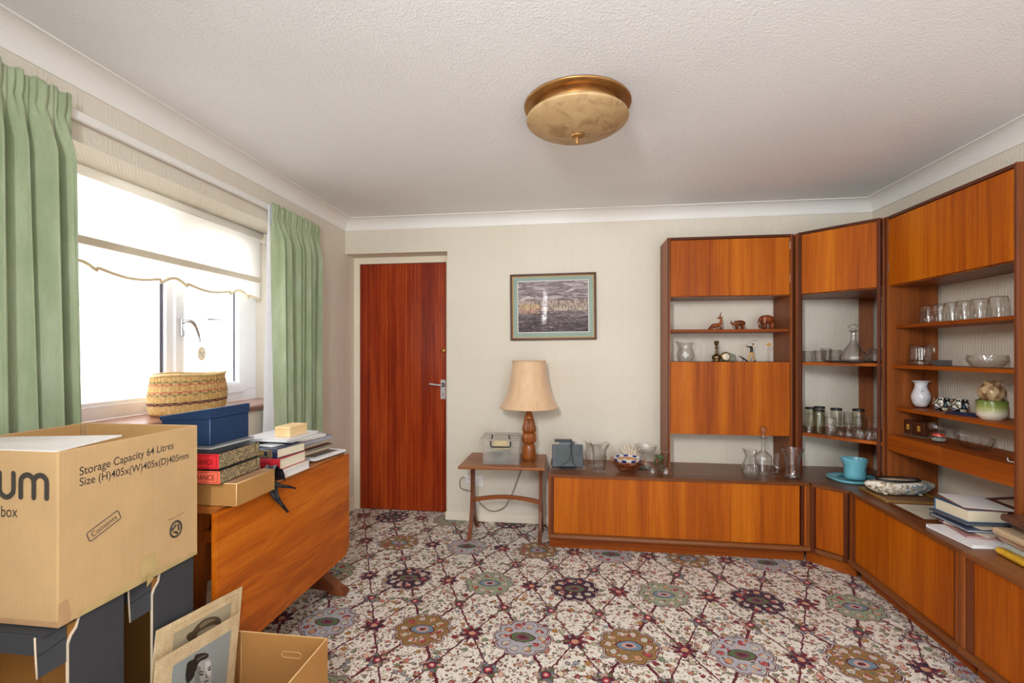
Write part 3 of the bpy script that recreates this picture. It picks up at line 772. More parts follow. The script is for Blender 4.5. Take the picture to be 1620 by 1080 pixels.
# upper units stand on the base cabinets
ZU = 2.027
def upper(name, label, loc, rz, w, d, shelves, flap=None, drawers=False, group='wall unit shelving'):
    t = thing(name, label, 'shelving unit', loc, rz, group)
    Z0 = ZT-ZT
    def b(nm, lo, hi, m, bev=.0008, par=t): return box(nm, (lo[0], lo[1], lo[2]-ZT), (hi[0], hi[1], hi[2]-ZT), m, par, bev)
    b('side_panel', (0, .0, ZT), (.018, d, ZU), side_v); b('side_panel', (w-.018, 0, ZT), (w, d, ZU), side_v)
    b('front_edge', (.001, -.004, ZT), (.0095, -.0002, ZU), edge_v); b('front_edge', (w-.0095, -.004, ZT), (w-.001, -.0002, ZU), edge_v)
    b('top_panel', (.0185, .0, ZU-.016), (w-.0185, d, ZU), edge_d)
    zb = 1.646
    b('cupboard_floor', (.0185, .018, zb-.012), (w-.0185, d, zb), side_v)
    b('cupboard_back', (.0185, d-.008, zb+.001), (w-.0185, d-.001, ZU-.017), inner_v)
    mid = w/2
    da_ = b('door', (.0205, .004, zb-.006), (mid-.0006, .0175, ZU-.019), teak_v); db_ = b('door', (mid+.0006, .004, zb-.006), (w-.0205, .0175, ZU-.019), teak_v)
    hx = w-.0205 if not drawers else .0195
    for z in ((1.72, 1.93)):
        b('hinge', (hx-.002, .001, z), (hx+.002, .006, z+.05), chrome, 0, da_ if drawers else db_)
    for z, inset in shelves:
        b('shelf', (.0185, inset, z-.018), (w-.0185, d-.004, z), rail_x, .001)
    if flap:
        za, zb_ = flap
        b('cupboard_shell', (.0185, .02, za+.002), (w-.0185, d-.004, zb_-.0005), side_v)
        b('drop_flap', (.0205, .004, za), (w-.0205, .0195, zb_-.001), teak_v)
    if drawers:
        za, zb_ = .727, .815
        b('drawer_box', (.0185, .012, za+.004), (w-.0185, d-.004, zb_), rail_x)
        b('drawer', (.0195, -.001, za), (mid-.0008, .0115, zb_-.001), rail_x); b('drawer', (mid+.0008, -.001, za), (w-.0195, .0115, zb_-.001), rail_x)
    for z in (1.30, 1.10, .90):
        for y in (.05, .19): lathe('peg_hole', [(0, 0), (.003, 0), (.003, .0008), (0, .0008)], gap_m, t, rot=(0, PI/2, 0), loc=(.0182, y, z-ZT), seg=8)
    return t
upper('shelf_unit', 'tall teak shelf unit on the back wall with drop flap and carved animals', (2.388, -.264, ZT), 0, .778, .260, [(1.421, .022)], flap=(.732, 1.208))
RB = math.atan2(-.777, .012)
ur = upper('shelf_unit', 'tall teak shelf unit on the right wall with two drawers and tumblers', (3.507, -.588, ZT), RB, .776, .256, [(1.421, .040), (1.200, .024), (.967, .040)], drawers=True)
cu_ = thing('corner_shelf_unit', 'tall angled corner shelf unit holding decanter and tall glasses', 'shelving unit', (3.180, -.290, ZT), 0, 'wall unit shelving')
CX, CY = 3.772-3.18, .287
FR = [(0, 0), (.300, -.300)]
fm = Matrix.Rotation(-PI/4, 4, 'Z')
def up(nm, lo, hi, m, bev=.0008): bm = bmesh.new(); add_box(bm, (lo[0], lo[1], lo[2]-ZT), (hi[0], hi[1], hi[2]-ZT), bev, M=fm); return from_bm(nm, bm, m, cu_)
LF = .4243
up('front_post', (.001, .0, ZT), (.019, .020, ZU), edge_v); up('front_post', (LF-.016, .0, ZT), (LF-.001, .020, ZU), edge_v)
prism('side_panel', [(.0, .030), (.0145, .016), (.0145, CY-.001), (.0, CY-.001)], 0, ZU-ZT, side_v, cu_)
prism('side_panel', [(.330, -.2985), (.318, -.285), (CX, -.285), (CX, -.2985)], 0, ZU-ZT, side_v, cu_)
def cshelf(nm, o, z0, z1, m, c=.0):
    q = o*1.4142
    prism(nm, [(.0155, -.0155+q), (.2835, -.2835+q), (CX-.002, -.2835+q*0+.0), (CX-.002, CY-.002), (.0155, CY-.002)] if q < .0001 else
          [(.0155, -.0155+q), (.2835+q*0+0, -.2835+q), (.30, -.284), (CX-.002, -.284), (CX-.002, CY-.002), (.0155, CY-.002)], z0-ZT, z1-ZT, m, cu_)
cshelf('top_panel', .001, ZU-.016, ZU, edge_d)
cshelf('shelf', .018, 1.190, 1.208, rail_x); cshelf('shelf', .018, .744, .762, rail_x)
cshelf('cupboard_floor', .024, 1.632, 1.640, side_v)
up('door', (.0205, .004, 1.638), (LF-.018, .0175, ZU-.017), teak_v)
prism('back_board', [(3.692-3.18, .284), (3.700-3.18, .287), (CX, .264+.29-.285), (CX-.006, .255)], 0, 1.632-ZT, side_v, cu_)

# ================================================================= SIDE TABLE
st = thing('side_table', 'small teak side table with curved stretcher against the back wall', 'table', (1.305, -.235, 0))
prism('table_top', [(-.288, -.226), (.283, -.204), (.272, .215), (-.288, .212)], .502, .520, st_x, st, bev=.004)
def leg_side(x):
    # curved trestle: upright tapering blade that splits into two splayed feet
    def blade(pts, nm): return prism(nm, pts, x-.011, x+.011, dark_leg, st, axis=0, bev=.002)
    blade([(-.020, .500), (-.026, .30), (-.044, .18), (-.082, .07), (-.150, .0), (-.108, .0), (-.062, .055), (-.022, .125), (.0, .150), (.024, .125), (.068, .055), (.124, .0), (.166, .0), (.098, .07), (.052, .18), (.030, .30), (.024, .500)], 'leg')
    prism('top_bearer', [(-.150, .5015), (-.150, .492), (-.10, .478), (.10, .478), (.150, .492), (.150, .5015)], x-.012, x+.012, dark_leg, st, axis=0, bev=.002)
leg_side(-.235); leg_side(.243)
pts = [(-.226+.46*i/14, .250+.026*math.sin(PI*i/14)) for i in range(15)]
prism('stretcher', pts+[(x, z-.028) for x, z in pts[::-1]], -.008, .008, brown_x, st, axis=1, bev=.001)

# lamp
lp = thing('table_lamp', 'turned wooden table lamp with a bell-shaped peach fabric shade', 'lamp', (1.461, -.175, .52))
lathe('lamp_base', [(0, 0), (.046, 0), (.0475, .004), (.0488, .03), (.0480, .065), (.0450, .095), (.037, .110), (0.029, .113)], lamp_wood, lp, seg=40)
lathe('fluted_bulb', [(.029, .113), (.040, .1155), (.0485, .128), (.0500, .150), (.0485, .172), (.039, .186), (.028, .189)], lamp_wood, lp, seg=96, ribs=12, amp=.07)
lathe('fluted_cone', [(.028, .189), (.043, .192), (.0475, .203), (.044, .225), (.038, .252), (.0335, .275), (.030, .280), (.028, .281)], lamp_wood, lp, seg=96, ribs=12, amp=.075)
lathe('lamp_neck', [(.028, .281), (.033, .283), (.034, .291), (.029, .302), (.0225, .318), (.0165, .335), (.0135, .352), (.015, .360), (.018, .364), (.012, .372), (.012, .46), (0, .46)], lamp_wood, lp, seg=32)
shm = Mat('peach_lampshade_fabric'); shm.set(rough=.6, sheen=.3)
shm.col(shm.ramp(shm.noise(shm.map((1, 1, .4)), 30, 3), [(.3, srgb(216, 180, 140)), (.7, srgb(226, 192, 154))])); shm = shm.m
shp = [(.203, .362), (.198, .370), (.183, .400), (.165, .435), (.151, .475), (.140, .520), (.131, .565), (.124, .610), (.119, .650), (.1165, .687)]
lathe('lamp_shade', shp, shm, lp, seg=96, ribs=8, amp=.008)
tube('shade_band', [(.2035*math.cos(t*PI/24), .2035*math.sin(t*PI/24), .362) for t in range(48)], .0035, plain('beige_shade_tape', srgb(214, 178, 138), .6), lp, seg=6, closed=True)
tube('shade_band', [(.117*math.cos(t*PI/24), .117*math.sin(t*PI/24), .688) for t in range(48)], .0035, plain('beige_shade_tape', srgb(206, 170, 130), .6), lp, seg=6, closed=True)
for k in range(8):
    a = (k+.5)*PI/4
    tube('shade_seam', [((r*.9935+.001)*math.cos(a), (r*.9935+.001)*math.sin(a), z) for r, z in shp], .0013, plain('beige_shade_tape', srgb(206, 170, 130), .6), lp, seg=5)
boxes('lamp_holder', [((-.016, -.016, .46), (.016, .016, .50))], brass, lp); lathe('bulb', [(0, .61), (.02, .60), (.029, .575), (.026, .545), (.014, .515), (.013, .50)], whitep, lp, seg=20)
tb = tube('lamp_flex', spline([(1.47, -.118, .5235), (1.455, -.06, .5235), (1.43, -.012, .5245), (1.42, -.008, .49), (1.402, -.018, .43), (1.365, -.022, .33), (1.325, -.022, .23), (1.275, -.024, .13), (1.20, -.024, .088), (1.13, -.024, .10), (1.06, -.022, .165), (1.02, -.02, .22), (.972, -.022, .235), (.935, -.026, .25), (.925, -.028, .29), (.938, -.028, .325), (.965, -.03, .332)], 6), .0032, plain('taupe_flex', srgb(128, 112, 92), .5), None, seg=6)
tag(tb, 'thin brown lamp flex looping under the side table to the socket', 'cable')
sk = thing('wall_socket', 'white double wall socket with a plug behind the side table', 'socket', (1.031, 0, .305))
box('face_plate', (-.073, -.010, -.043), (.073, -.001, .043), whitep, sk, bev=.004)
for dx in (.036,):
    for (hx_, hz_, w_, h_) in [(0, .004, .0035, .008), (-.011, -.014, .007, .0035), (.011, -.014, .007, .0035)]:
        box('pin_hole', (dx+hx_-w_/2, -.0108, hz_-h_/2), (dx+hx_+w_/2, -.0101, hz_+h_/2), blackp, sk, bev=0)
for dx in (-.014, .056): box('switch', (dx-.004, -.013, .014), (dx+.004, -.0102, .028), whitep, sk, bev=.001)
box('plug', (-.062, -.034, -.022), (-.020, -.0102, .022), whitep, sk, bev=.005)

# clear plastic box on the side table
pb = thing('plastic_storage_box', 'clear plastic lidded box of papers and odds and ends', 'box', (1.287, -.30, .52), rz=R(3))
BW = .131
def shell(nm, w, d, z0, z1, flare, m, par, thk=.002):
    bm = bmesh.new(); a = add_box(bm, (-w, -d, z0), (w, d, z1))
    for v in bm.verts:
        if v.co.z > (z0+z1)/2: v.co.x *= flare; v.co.y *= flare
    bmesh.ops.delete(bm, geom=[f for f in bm.faces if f.normal.z > .9 or all(v.co.z > z1-1e-4 for v in f.verts)], context='FACES')
    es = [e for e in bm.edges if abs(e.verts[0].co.z-e.verts[1].co.z) > .01]
    bmesh.ops.bevel(bm, geom=es, offset=.014, segments=3, profile=.5, affect='EDGES')
    return from_bm(nm, bm, m, par, smooth=False)
shell('tub', .122, .078, .001, .165, 1.06, box_plastic, pb)
bm = bmesh.new(); add_box(bm, (-.137, -.091, .166), (.137, .091, .176), .004); from_bm('lid_rim', bm, box_plastic, pb)
bm = bmesh.new(); add_box(bm, (-.126, -.082, .177), (.126, .082, .190), .006); from_bm('lid', bm, box_plastic, pb)
tube('carry_handle', [(-.066, -.094, .158), (-.066, -.097, .128), (-.060, -.098, .122), (.060, -.098, .122), (.066, -.097, .128), (.066, -.094, .158)], .0045, blackp, pb, seg=8)
for s in (-1, 1):
    boxes('clip', [((s*.056-.004, -.096, .176), (s*.056+.004, -.092, .204)), ((s*.056-.011 if s < 0 else s*.056-.004, -.096, .176), (s*.056+.004 if s < 0 else s*.056+.011, -.092, .182))], blackp, pb)
yel = plain('manila_paper', srgb(224, 196, 130), .8, var=.05)
box('envelope', (-.052, -.068, .10), (.048, -.064, .160), yel, pb, bev=0)
rnd = random.Random(4)
greyp = [plain('mixed_paper_%d' % i, c, .7, var=.25, scale=60) for i, c in enumerate([srgb(146, 148, 152), srgb(196, 190, 176), srgb(110, 110, 100), srgb(168, 160, 120)])]
for k in range(12):
    bm = bmesh.new(); w_, d_ = rnd.uniform(.03, .07), rnd.uniform(.02, .045)
    cx, cy = rnd.uniform(-.045, .045), rnd.uniform(-.028, .028)
    M2 = Matrix.Translation((cx, cy, .012+.0085*k)) @ Euler((rnd.uniform(-.1, .1), rnd.uniform(-.12, .12), rnd.uniform(-.4, .4))).to_matrix().to_4x4()
    add_box(bm, (-w_, -d_, -.003), (w_, d_, .003), M=M2); from_bm('paper_bundle', bm, greyp[k % 4], pb)
for k in range(3):
    tube('cable_scrap', spline([(rnd.uniform(-.09, .09), -.066, rnd.uniform(.02, .10)) for _ in range(6)], 6), .0018, [blackp, greyp[0], greyp[2]][k], pb, seg=5)

# ================================================================= DROP-LEAF TABLE
dt = thing('drop_leaf_table', 'teak drop-leaf table with its long front leaf hanging down', 'table', (.345, -1.59, 0))
def tx(x): return x-.345
def ty(y): return y+1.59
prism('fixed_top', [(.722, ), ] if 0 else [(tx(.10), .722), (tx(.566), .722), (tx(.572), .728), (tx(.575), .738), (tx(.572), .743), (tx(.566), .745), (tx(.10), .745)], ty(-2.036), ty(-1.145), top_y, dt, axis=1, bev=.002)
def leaf(nm, xa, xb):
    a, b_, z0, z1, r = ty(-2.066), ty(-1.132), .214, .735, .05
    pts = [(a, z1), (a, z0+r)] + [(a+r-r*math.cos(t), z0+r-r*math.sin(t)) for t in (PI/6, PI/3)] + [(a+r, z0), (b_-r, z0)] + [(b_-r+r*math.sin(t), z0+r-r*math.cos(t)) for t in (PI/6, PI/3)] + [(b_, z0+r), (b_, z1)]
    return prism(nm, pts, xa, xb, leaf_y, dt, axis=0, bev=.0015)
leaf('front_leaf', tx(.5765), tx(.5955)); leaf('rear_leaf', tx(.085), tx(.099))
for y in (-1.93, -1.245):
    prism('end_panel', [(tx(.22), .7215), (tx(.475), .7215), (tx(.468), .66), (tx(.44), .50), (tx(.415), .06), (tx(.265), .06), (tx(.245), .50), (tx(.22), .66)], ty(y)-.013, ty(y)+.013, dark_leg if 0 else inner_v, dt, axis=1, bev=.002)
    yf = y+.10 if y > -1.5 else y
    prism('foot', [(tx(.095), 0), (tx(.150), 0), (tx(.20), .03), (tx(.34), .045), (tx(.48), .03), (tx(.53), 0), (tx(.592), 0), (tx(.594), .018), (tx(.56), .034), (tx(.515), .062), (tx(.47), .098), (tx(.44), .115), (tx(.24), .115), (tx(.20), .098), (tx(.13), .034), (tx(.092), .018)], ty(yf)-.028, ty(yf)+.028, edge_v if 0 else dark_leg, dt, axis=1, bev=.006)
boxes('under_rail', [((tx(.27), ty(-1.917), .64), (tx(.29), ty(-1.258), .72)), ((tx(.40), ty(-1.917), .64), (tx(.42), ty(-1.258), .72))], inner_v, dt, bev=.001)
box('gate_leg', (tx(.53), ty(-2.0), .05), (tx(.565), ty(-1.965), .715), leaf_y, dt, bev=.003)
boxes('gate_rail', [((tx(.43), ty(-1.98), .10), (tx(.53), ty(-1.965), .14)), ((tx(.478), ty(-1.98), .60), (tx(.53), ty(-1.965), .64))], inner_v, dt)

# ================================================================= BOXES IN THE FOREGROUND
def card(name, c, bump_dir=1):
    M = Mat(name); M.set(rough=.75, spec=.2)
    n = M.noise(M.map(), 5, 4, .6); f = M.noise(M.map((400, 400, 30)), 1, 2); w = M.noise(M.map((240, 240, 3)), 1, 1)
    a = tuple(x*.88 for x in c[:3])+(1,); b = tuple(min(1, x*1.08) for x in c[:3])+(1,)
    cc = M.ramp(n*.6+f*.25+w*.15, [(.3, a), (.7, b)]); M.col(cc); M.bump(w+f*.5, .12, .001); return M.m
kraft = card('kraft_cardboard', srgb(200, 166, 120)); kraft_in = card('kraft_cardboard_inside', srgb(196, 154, 100))
kraft_o = card('orange_brown_cardboard', srgb(186, 134, 76)); kraft_dk = card('brown_cardboard_inside', srgb(150, 104, 50))
whcard = card('white_lined_cardboard', srgb(232, 226, 220)); greyc = card('charcoal_cardboard', srgb(64, 65, 68)); torn = card('torn_cardboard_edge', srgb(222, 204, 180))
ink = plain('dark_printing_ink', srgb(64, 58, 52), .6)
tape = plain('yellowed_parcel_tape', srgb(192, 168, 114), .25, coat=.3, var=.12, scale=16)
cb = thing('cardboard_box', 'big kraft cardboard storage box with printed capacity and size, flaps open', 'box', (.3875, -2.3415, .635))
a_ = .2025
box('side_panel', (a_-.004, -a_, 0), (a_, a_, .405), kraft, cb, bev=.0015)
box('side_panel', (-a_, -a_, 0), (-a_+.004, a_, .405), kraft, cb, bev=.0015)
box('front_panel', (-a_+.0045, -a_, 0), (a_-.0045, -a_+.004, .405), kraft, cb, bev=.0015)
box('back_panel', (-a_+.0045, a_-.004, 0), (a_-.0045, a_, .405), kraft, cb, bev=.0015)
box('base_panel', (-a_+.0045, -a_+.0045, .0), (a_-.0045, a_-.0045, .006), kraft, cb, bev=0)
fv = [(-a_+.006, -a_+.001, .404), (a_-.006, -a_+.001, .404), (a_-.012, -a_+.165, .412), (-a_+.02, -a_+.165, .398)]
me = bpy.data.meshes.new('front_flap'); me.from_pydata(fv+[(x, y, z+.0035) for x, y, z in fv], [], [(0, 1, 2, 3), (7, 6, 5, 4), (0, 4, 5, 1), (1, 5, 6, 2), (2, 6, 7, 3), (3, 7, 4, 0)]); link('front_flap', me, whcard, cb)
for nm, pts_ in [('side_flap', [(-a_+.006, -a_+.02, .402), (-a_+.006, a_-.02, .402), (-a_+.02, a_-.03, .20), (-a_+.02, -a_+.03, .20)]), ('back_flap', [(-a_+.02, a_-.006, .402), (a_-.02, a_-.006, .402), (a_-.03, a_-.03, .22), (-a_+.03, a_-.03, .22)])]:
    me = bpy.data.meshes.new(nm); me.from_pydata(pts_+[(x*.99, y*.99, z) for x, y, z in pts_], [], [(0, 1, 2, 3), (7, 6, 5, 4), (0, 4, 5, 1), (1, 5, 6, 2), (2, 6, 7, 3), (3, 7, 4, 0)]); link(nm, me, kraft_in, cb)
def fx(y, z): return (a_+.0, y+2.3415, z-.635)     # point on the right face
YD, ZD = (0, 1, 0), (0, 0, 1)
text('printed_line', 'Storage Capacity 64 Litres', ink, cb, fx(-2.497, .9665), (0, 1, .044), ZD, width=.268, height=.0270, bold=.008)
text('printed_line', 'Size (H)405x(W)405x(D)405mm', ink, cb, fx(-2.497, .9412), (0, 1, -.014), ZD, width=.324, height=.0265, bold=.008)
cy, cz = -2.437, .832
ang = R(21)
ud, vd = Vector((0, math.cos(ang), math.sin(ang))), Vector((0, -math.sin(ang), math.cos(ang)))
cen = Vector(fx(cy, cz)); text('printed_word', 'Contents', ink, cb, cen, ud, vd, width=.068, height=.0135, bold=.004, center=True)
rr_ = []
for (sx_, sy_, t0) in [(1, 1, 0), (-1, 1, 1), (-1, -1, 2), (1, -1, 3)]:
    for k in range(4):
        t = (t0+k/3)*PI/2; rr_.append(cen+ud*(sx_*.038+.005*math.cos(t))+vd*(sy_*.0075+.005*math.sin(t))+Vector((.0003, 0, 0)))
tube('printed_border', rr_, .0012, ink, cb, seg=4, closed=True, smooth=False)
# recycling mark
rc = Vector(fx(-2.221, .743))
tube('recycling_mark', [rc+Vector((.0003, .0195*math.cos(t*PI/20), .0225*math.sin(t*PI/20))) for t in range(40)], .0030, ink, cb, seg=4, closed=True)
for k in range(3):
    a0 = PI/2+k*2*PI/3
    c0 = rc+Vector((.0004, .0105*math.cos(a0), .0115*math.sin(a0))); a1 = a0+2*PI/3*.62; c1 = rc+Vector((.0004, .0115*math.cos(a1), .0125*math.sin(a1)))
    tube('recycling_mark', [c0, (c0+c1)/2+Vector((0, .0008, .0004)), c1], .0031, ink, cb, seg=4)
    dd = (c1-c0).normalized(); pp = Vector((0, -dd.z, dd.y))
    me = bpy.data.meshes.new('recycling_mark'); me.from_pydata([tuple(c1+pp*.005+Vector((.0002, 0, 0))), tuple(c1-pp*.005+Vector((.0002, 0, 0))), tuple(c1+dd*.006+Vector((.0002, 0, 0)))], [], [(0, 1, 2)]); link('recycling_mark', me, ink, cb)
text('printed_line', 'Please recycle', ink, cb, fx(-2.246, .7735), (0, 1, .1), ZD, width=.054, height=.0065, bold=.0)
# lettering on the front: the end of the maker's word and the end of the line under it
def ff(x, z): return (x-.3875, -a_-.0004, z-.635)
ucx = .4615
for cx_, pts_ in [(0, [(.432, .987), (.432, .950), (.436, .939), (.446, .932), (.456, .932), (.466, .939), (.470, .950), (.470, .987)]),
                  (0, [(.4905, .933), (.4905, .968), (.494, .978), (.503, .984), (.514, .984), (.522, .978), (.5255, .968), (.5255, .933)]),
                  (0, [(.5255, .968), (.529, .978), (.538, .984), (.549, .984), (.557, .978), (.5605, .968), (.5605, .933)])]:
    pp_ = spline([ff(x, z) for x, z in pts_], 4)
    tube('brand_letter', pp_, .0062, ink, cb, seg=8, flat=.05) if 0 else None
    # flat ribbon strokes
    L2 = []; BL_ = globals().get('BL_', 0)+1; pp_ = [p+Vector((0, -.0004*BL_, 0)) for p in pp_]
    for i, p in enumerate(pp_):
        d = (pp_[min(i+1, len(pp_)-1)]-pp_[max(i-1, 0)]).normalized(); q = Vector((-d.z, 0, d.x)); L2.append((tuple(p+q*.0063), tuple(p-q*.0063)))
    vs = [v for pr in L2 for v in pr]; fs = [(2*i, 2*i+1, 2*i+3, 2*i+2) for i in range(len(L2)-1)]
    for e in (0, -1):
        c0 = Vector(pp_[e])+Vector((0, -.0002, 0)); k0 = len(vs); vs.append(tuple(c0))
        for t in range(13): vs.append((c0.x+.0063*math.cos(t*PI/6), c0.y, c0.z+.0063*math.sin(t*PI/6)))
        fs += [(k0, k0+1+t, k0+2+t) for t in range(12)]
    me = bpy.data.meshes.new('brand_letter'); me.from_pydata(vs, [], fs); link('brand_letter', me, ink, cb)
text('printed_word', 'box', ink, cb, ff(.436, .8840), (1, 0, .02), ZD, width=.045, height=.026, bold=.0)
# tape and worn corner
for (y0_, y1_, z0_, z1_) in [(-2.34, -2.285, .636, .705)]:
    pts_ = [(y0_, z0_), (y0_+.006, z1_-.03), (y0_+.012, z1_-.004), (y1_-.006, z1_), (y1_, z0_+.02), (y1_-.004, z0_)]
    prism('tape_strip', [(fx(y, z)[1], fx(y, z)[2]) for y, z in pts_], a_+.0010, a_+.0014, tape, cb, axis=0)
prism('tape_strip', [(fx(-2.50, .6352)[1], .0002), (fx(-2.50, 0)[1], .012), (fx(-2.36, 0)[1], .018), (fx(-2.15, 0)[1], .012), (fx(-2.142, 0)[1], .0002)], a_+.0001, a_+.0008, tape, cb, axis=0)
me = bpy.data.meshes.new('loose_tape'); me.from_pydata([(a_+.0016,)+fx(-2.315, .662)[1:], (a_+.0016,)+fx(-2.312, .636)[1:], (fx(-2.33, .6)[0]+.012, fx(-2.33, .6)[1], -.012), (fx(-2.30, .6)[0]+.003, fx(-2.298, .6)[1], -.002)], [], [(0, 1, 2), (0, 2, 3), (0, 3, 1)]); link('loose_tape', me, tape, cb)
packing = plain('brown_packing_tape', srgb(190, 150, 110), .3, coat=.3)
prism('corner_tape', [(-a_+.0, .0005), (-a_, .055), (-a_+.02, .058), (-a_+.028, .018), (-a_+.024, .0005)], a_+.0001, a_+.0007, packing, cb, axis=0)
prism('corner_tape', [(-a_+.004, .0005), (-a_+.004, .014), (a_-.0, .014), (a_-.0, .0005)], -a_-.0007, -a_-.0001, packing, cb, axis=1)

def archive(label, y0, y1, lip):
    t = thing('archive_box', label, 'box', (.3925, (y0+y1)/2, 0), group=None)
    X0, X1 = -.1925, .1925; d = (y1-y0)/2; T = .632
    box('base_panel', (X0, -d+.02, 0), (X1, d, .005), kraft_dk, t, bev=0)
    box('back_panel', (X0+.005, d-.005, .006), (X1-.005, d, T-.005), kraft_dk, t, bev=0)
    # side panel with its slanted shoulder near the top
    for xa, xb, nm in ((X1-.0045, X1, 'side_panel'), (X0, X0+.0045, 'side_panel')):
        prism(nm, [(-d+.055, 0), (-d+.055, T-.050), (-d+.062, T-.034), (-d+.074, T-.022), (-d+.080, T), (d, T), (d, 0)], xa, xb, greyc, t, axis=0)
        prism('torn_edge', [(-d+.0522, 0), (-d+.0522, T-.048), (-d+.060, T-.031), (-d+.072, T-.019), (-d+.0775, T), (-d+.0797, T), (-d+.0737, T-.0218), (-d+.0618, T-.0338), (-d+.0548, T-.0498), (-d+.0548, 0)], xa-.0006, xb+.0006, torn, t, axis=0)
    box('inner_lining', (X1-.0075, -d+.056, .006), (X1-.0048, d-.006, T-.006), kraft_dk, t, bev=0)
    box('inner_lining', (X0+.0048, -d+.056, .006), (X0+.0075, d-.006, T-.006), kraft_dk, t, bev=0)
    box('top_panel', (X0+.005, -d+.004, T-.004), (X1-.005, d-.001, T), greyc, t, bev=0)
    if lip: box('front_lip', (X0+.002, -d-.0, T-.046), (X1-.022, -d+.0035, T-.001), greyc, t, bev=.001)
    box('centre_divider', (-.06, d-.012, .006), (-.055, d-.006, T-.01), kraft_dk, t, bev=0)
    # corner flap hanging beside the lip
    v0 = [(X1-.020, -d+.001, T-.004), (X1-.004, -d+.052, T-.006), (X1-.003, -d+.054, T-.090), (X1-.016, -d+.003, T-.098)]
    me = bpy.data.meshes.new('corner_flap'); me.from_pydata(v0+[(x-.003, y+.0008, z) for x, y, z in v0], [], [(0, 1, 2, 3), (7, 6, 5, 4), (0, 4, 5, 1), (1, 5, 6, 2), (2, 6, 7, 3), (3, 7, 4, 0)]); link('corner_flap', me, greyc, t)
    tube('torn_edge', [(X1-.0205, -d-.0005, T-.004), (X1-.019, -d-.0005, T-.035), (X1-.018, -d+.0, T-.06), (X1-.0165, -d+.001, T-.098)], .0022, torn, t, seg=5)
    tube('crease', [(X1-.017, -d+.003, T-.048), (X1-.0045, -d+.050, T-.034)], .0008, blackp, t, seg=4)
    return t
archive('charcoal cardboard archive box standing nearest under the big box', -2.572, -2.380, True)
archive('charcoal cardboard archive box standing behind the nearest one', -2.348, -2.150, True)

# carton on the carpet with photographs
kt_ = thing('small_carton', 'open brown carton on the carpet holding mounted photographs', 'box', (.770, -2.165, 0), rz=0)
Xa, Ya, Hh = .170, .185, .300
box('back_panel', (-Xa, Ya-.004, 0), (Xa, Ya, Hh), kraft_o, kt_, bev=.001)
box('side_panel', (Xa-.004, -Ya, 0), (Xa, Ya-.0045, Hh), kraft_o, kt_, bev=.001)
box('side_panel', (-Xa, -Ya, 0), (-Xa+.004, Ya-.0045, Hh), kraft_o, kt_, bev=.001)
box('front_panel', (-Xa+.0045, -Ya, 0), (Xa-.0045, -Ya+.004, Hh), kraft_o, kt_, bev=.001)
box('base_panel', (-Xa+.0045, -Ya+.0045, 0), (Xa-.0045, Ya-.0045, .004), kraft_o, kt_, bev=0)
lt_edge = plain('pale_cardboard_edge', srgb(226, 192, 136), .7)
boxes('cut_edge', [((-Xa, Ya-.004, Hh), (Xa, Ya, Hh+.0012)), ((Xa-.004, -Ya, Hh), (Xa, Ya-.0045, Hh+.0012))], lt_edge, kt_)
ph_ = [(.018+.036*0, 0)]
hpts = []
for k in range(9): t = -PI/2+PI*k/8; hpts.append((.045+.010*math.cos(t), .235+.010*math.sin(t)))
for k in range(9): t = PI/2+PI*k/8; hpts.append((-.005+.010*math.cos(t), .235+.010*math.sin(t)))
tube('hand_hole_cut', [(x+.02, Ya-.0046, z) for x, z in hpts], .0011, plain('pale_cardboard_edge', srgb(226, 192, 136), .7), kt_, seg=5, closed=True)
tube('crease', [(-Xa+.022, Ya-.0046, .01), (-Xa+.022, Ya-.0046, Hh)], .0009, lt_edge, kt_, seg=4)

# mounted portraits leaning in the carton
fleck = Mat('flecked_mount_board'); fleck.set(rough=.8)
fleck.col(fleck.ramp(fleck.noise(fleck.map(), 420, 2)*.6+fleck.noise(fleck.map(), 22, 3)*.4, [(.34, srgb(196, 168, 124)), (.55, srgb(222, 198, 156)), (.7, srgb(236, 218, 184))])); fleck = fleck.m
def tone(c): return plain('photo_tone_%d_%d' % (c[0], c[2]), srgb(*c), .35, var=.03, scale=60)
def flat(nm, pts_, m, par, off, sm=5):
    P_ = spline([(0, y, z) for y, z in pts_], sm, True)
    me = bpy.data.meshes.new(nm); me.from_pydata([(off, p.y, p.z) for p in P_], [], [tuple(range(len(P_)))]); return link(nm, me, m, par)
# local frame: picture plane is y (across) by z (up), facing +x
def mount(name, label, loc, rot, w, h, ph):
    t = thing(name, label, 'photograph', loc, group='mounted portrait photographs', rot=rot)
    box('mount_board', (-.0015, 0, 0), (.0015, w, h), fleck, t, bev=0)
    return t
m1 = mount('mounted_photograph', 'rear brown-flecked card mount with a portrait, only dark hair showing', (.603, -2.358, .056), (R(-7.6), 0, 0), .350, .435, None)
tube('debossed_line', [(.0016, .03, .03), (.0016, .03, .418), (.0016, .330, .418), (.0016, .330, .03)], .0012, plain('mount_line', srgb(190, 160, 112), .8), m1, seg=4, closed=True)
box('photo_print', (.0017, .062, .06), (.0022, .300, .402), tone((176, 164, 136)), m1, bev=0)
flat('printed_hair', [(0.1127, 0.3651), (0.1151, 0.3775), (0.1331, 0.3789), (0.149, 0.3881), (0.1704, 0.394), (0.1937, 0.3931), (0.2252, 0.3842), (0.2484, 0.3691), (0.2556, 0.3448), (0.2139, 0.3322), (0.144, 0.3421)], tone((84, 72, 54)), m1, .0026)
flat('printed_hair_shine', [(0.1607, 0.3836), (0.1823, 0.3875), (0.2134, 0.3816), (0.2266, 0.3733), (0.1961, 0.3752), (0.1672, 0.3724)], tone((128, 114, 90)), m1, .0030)
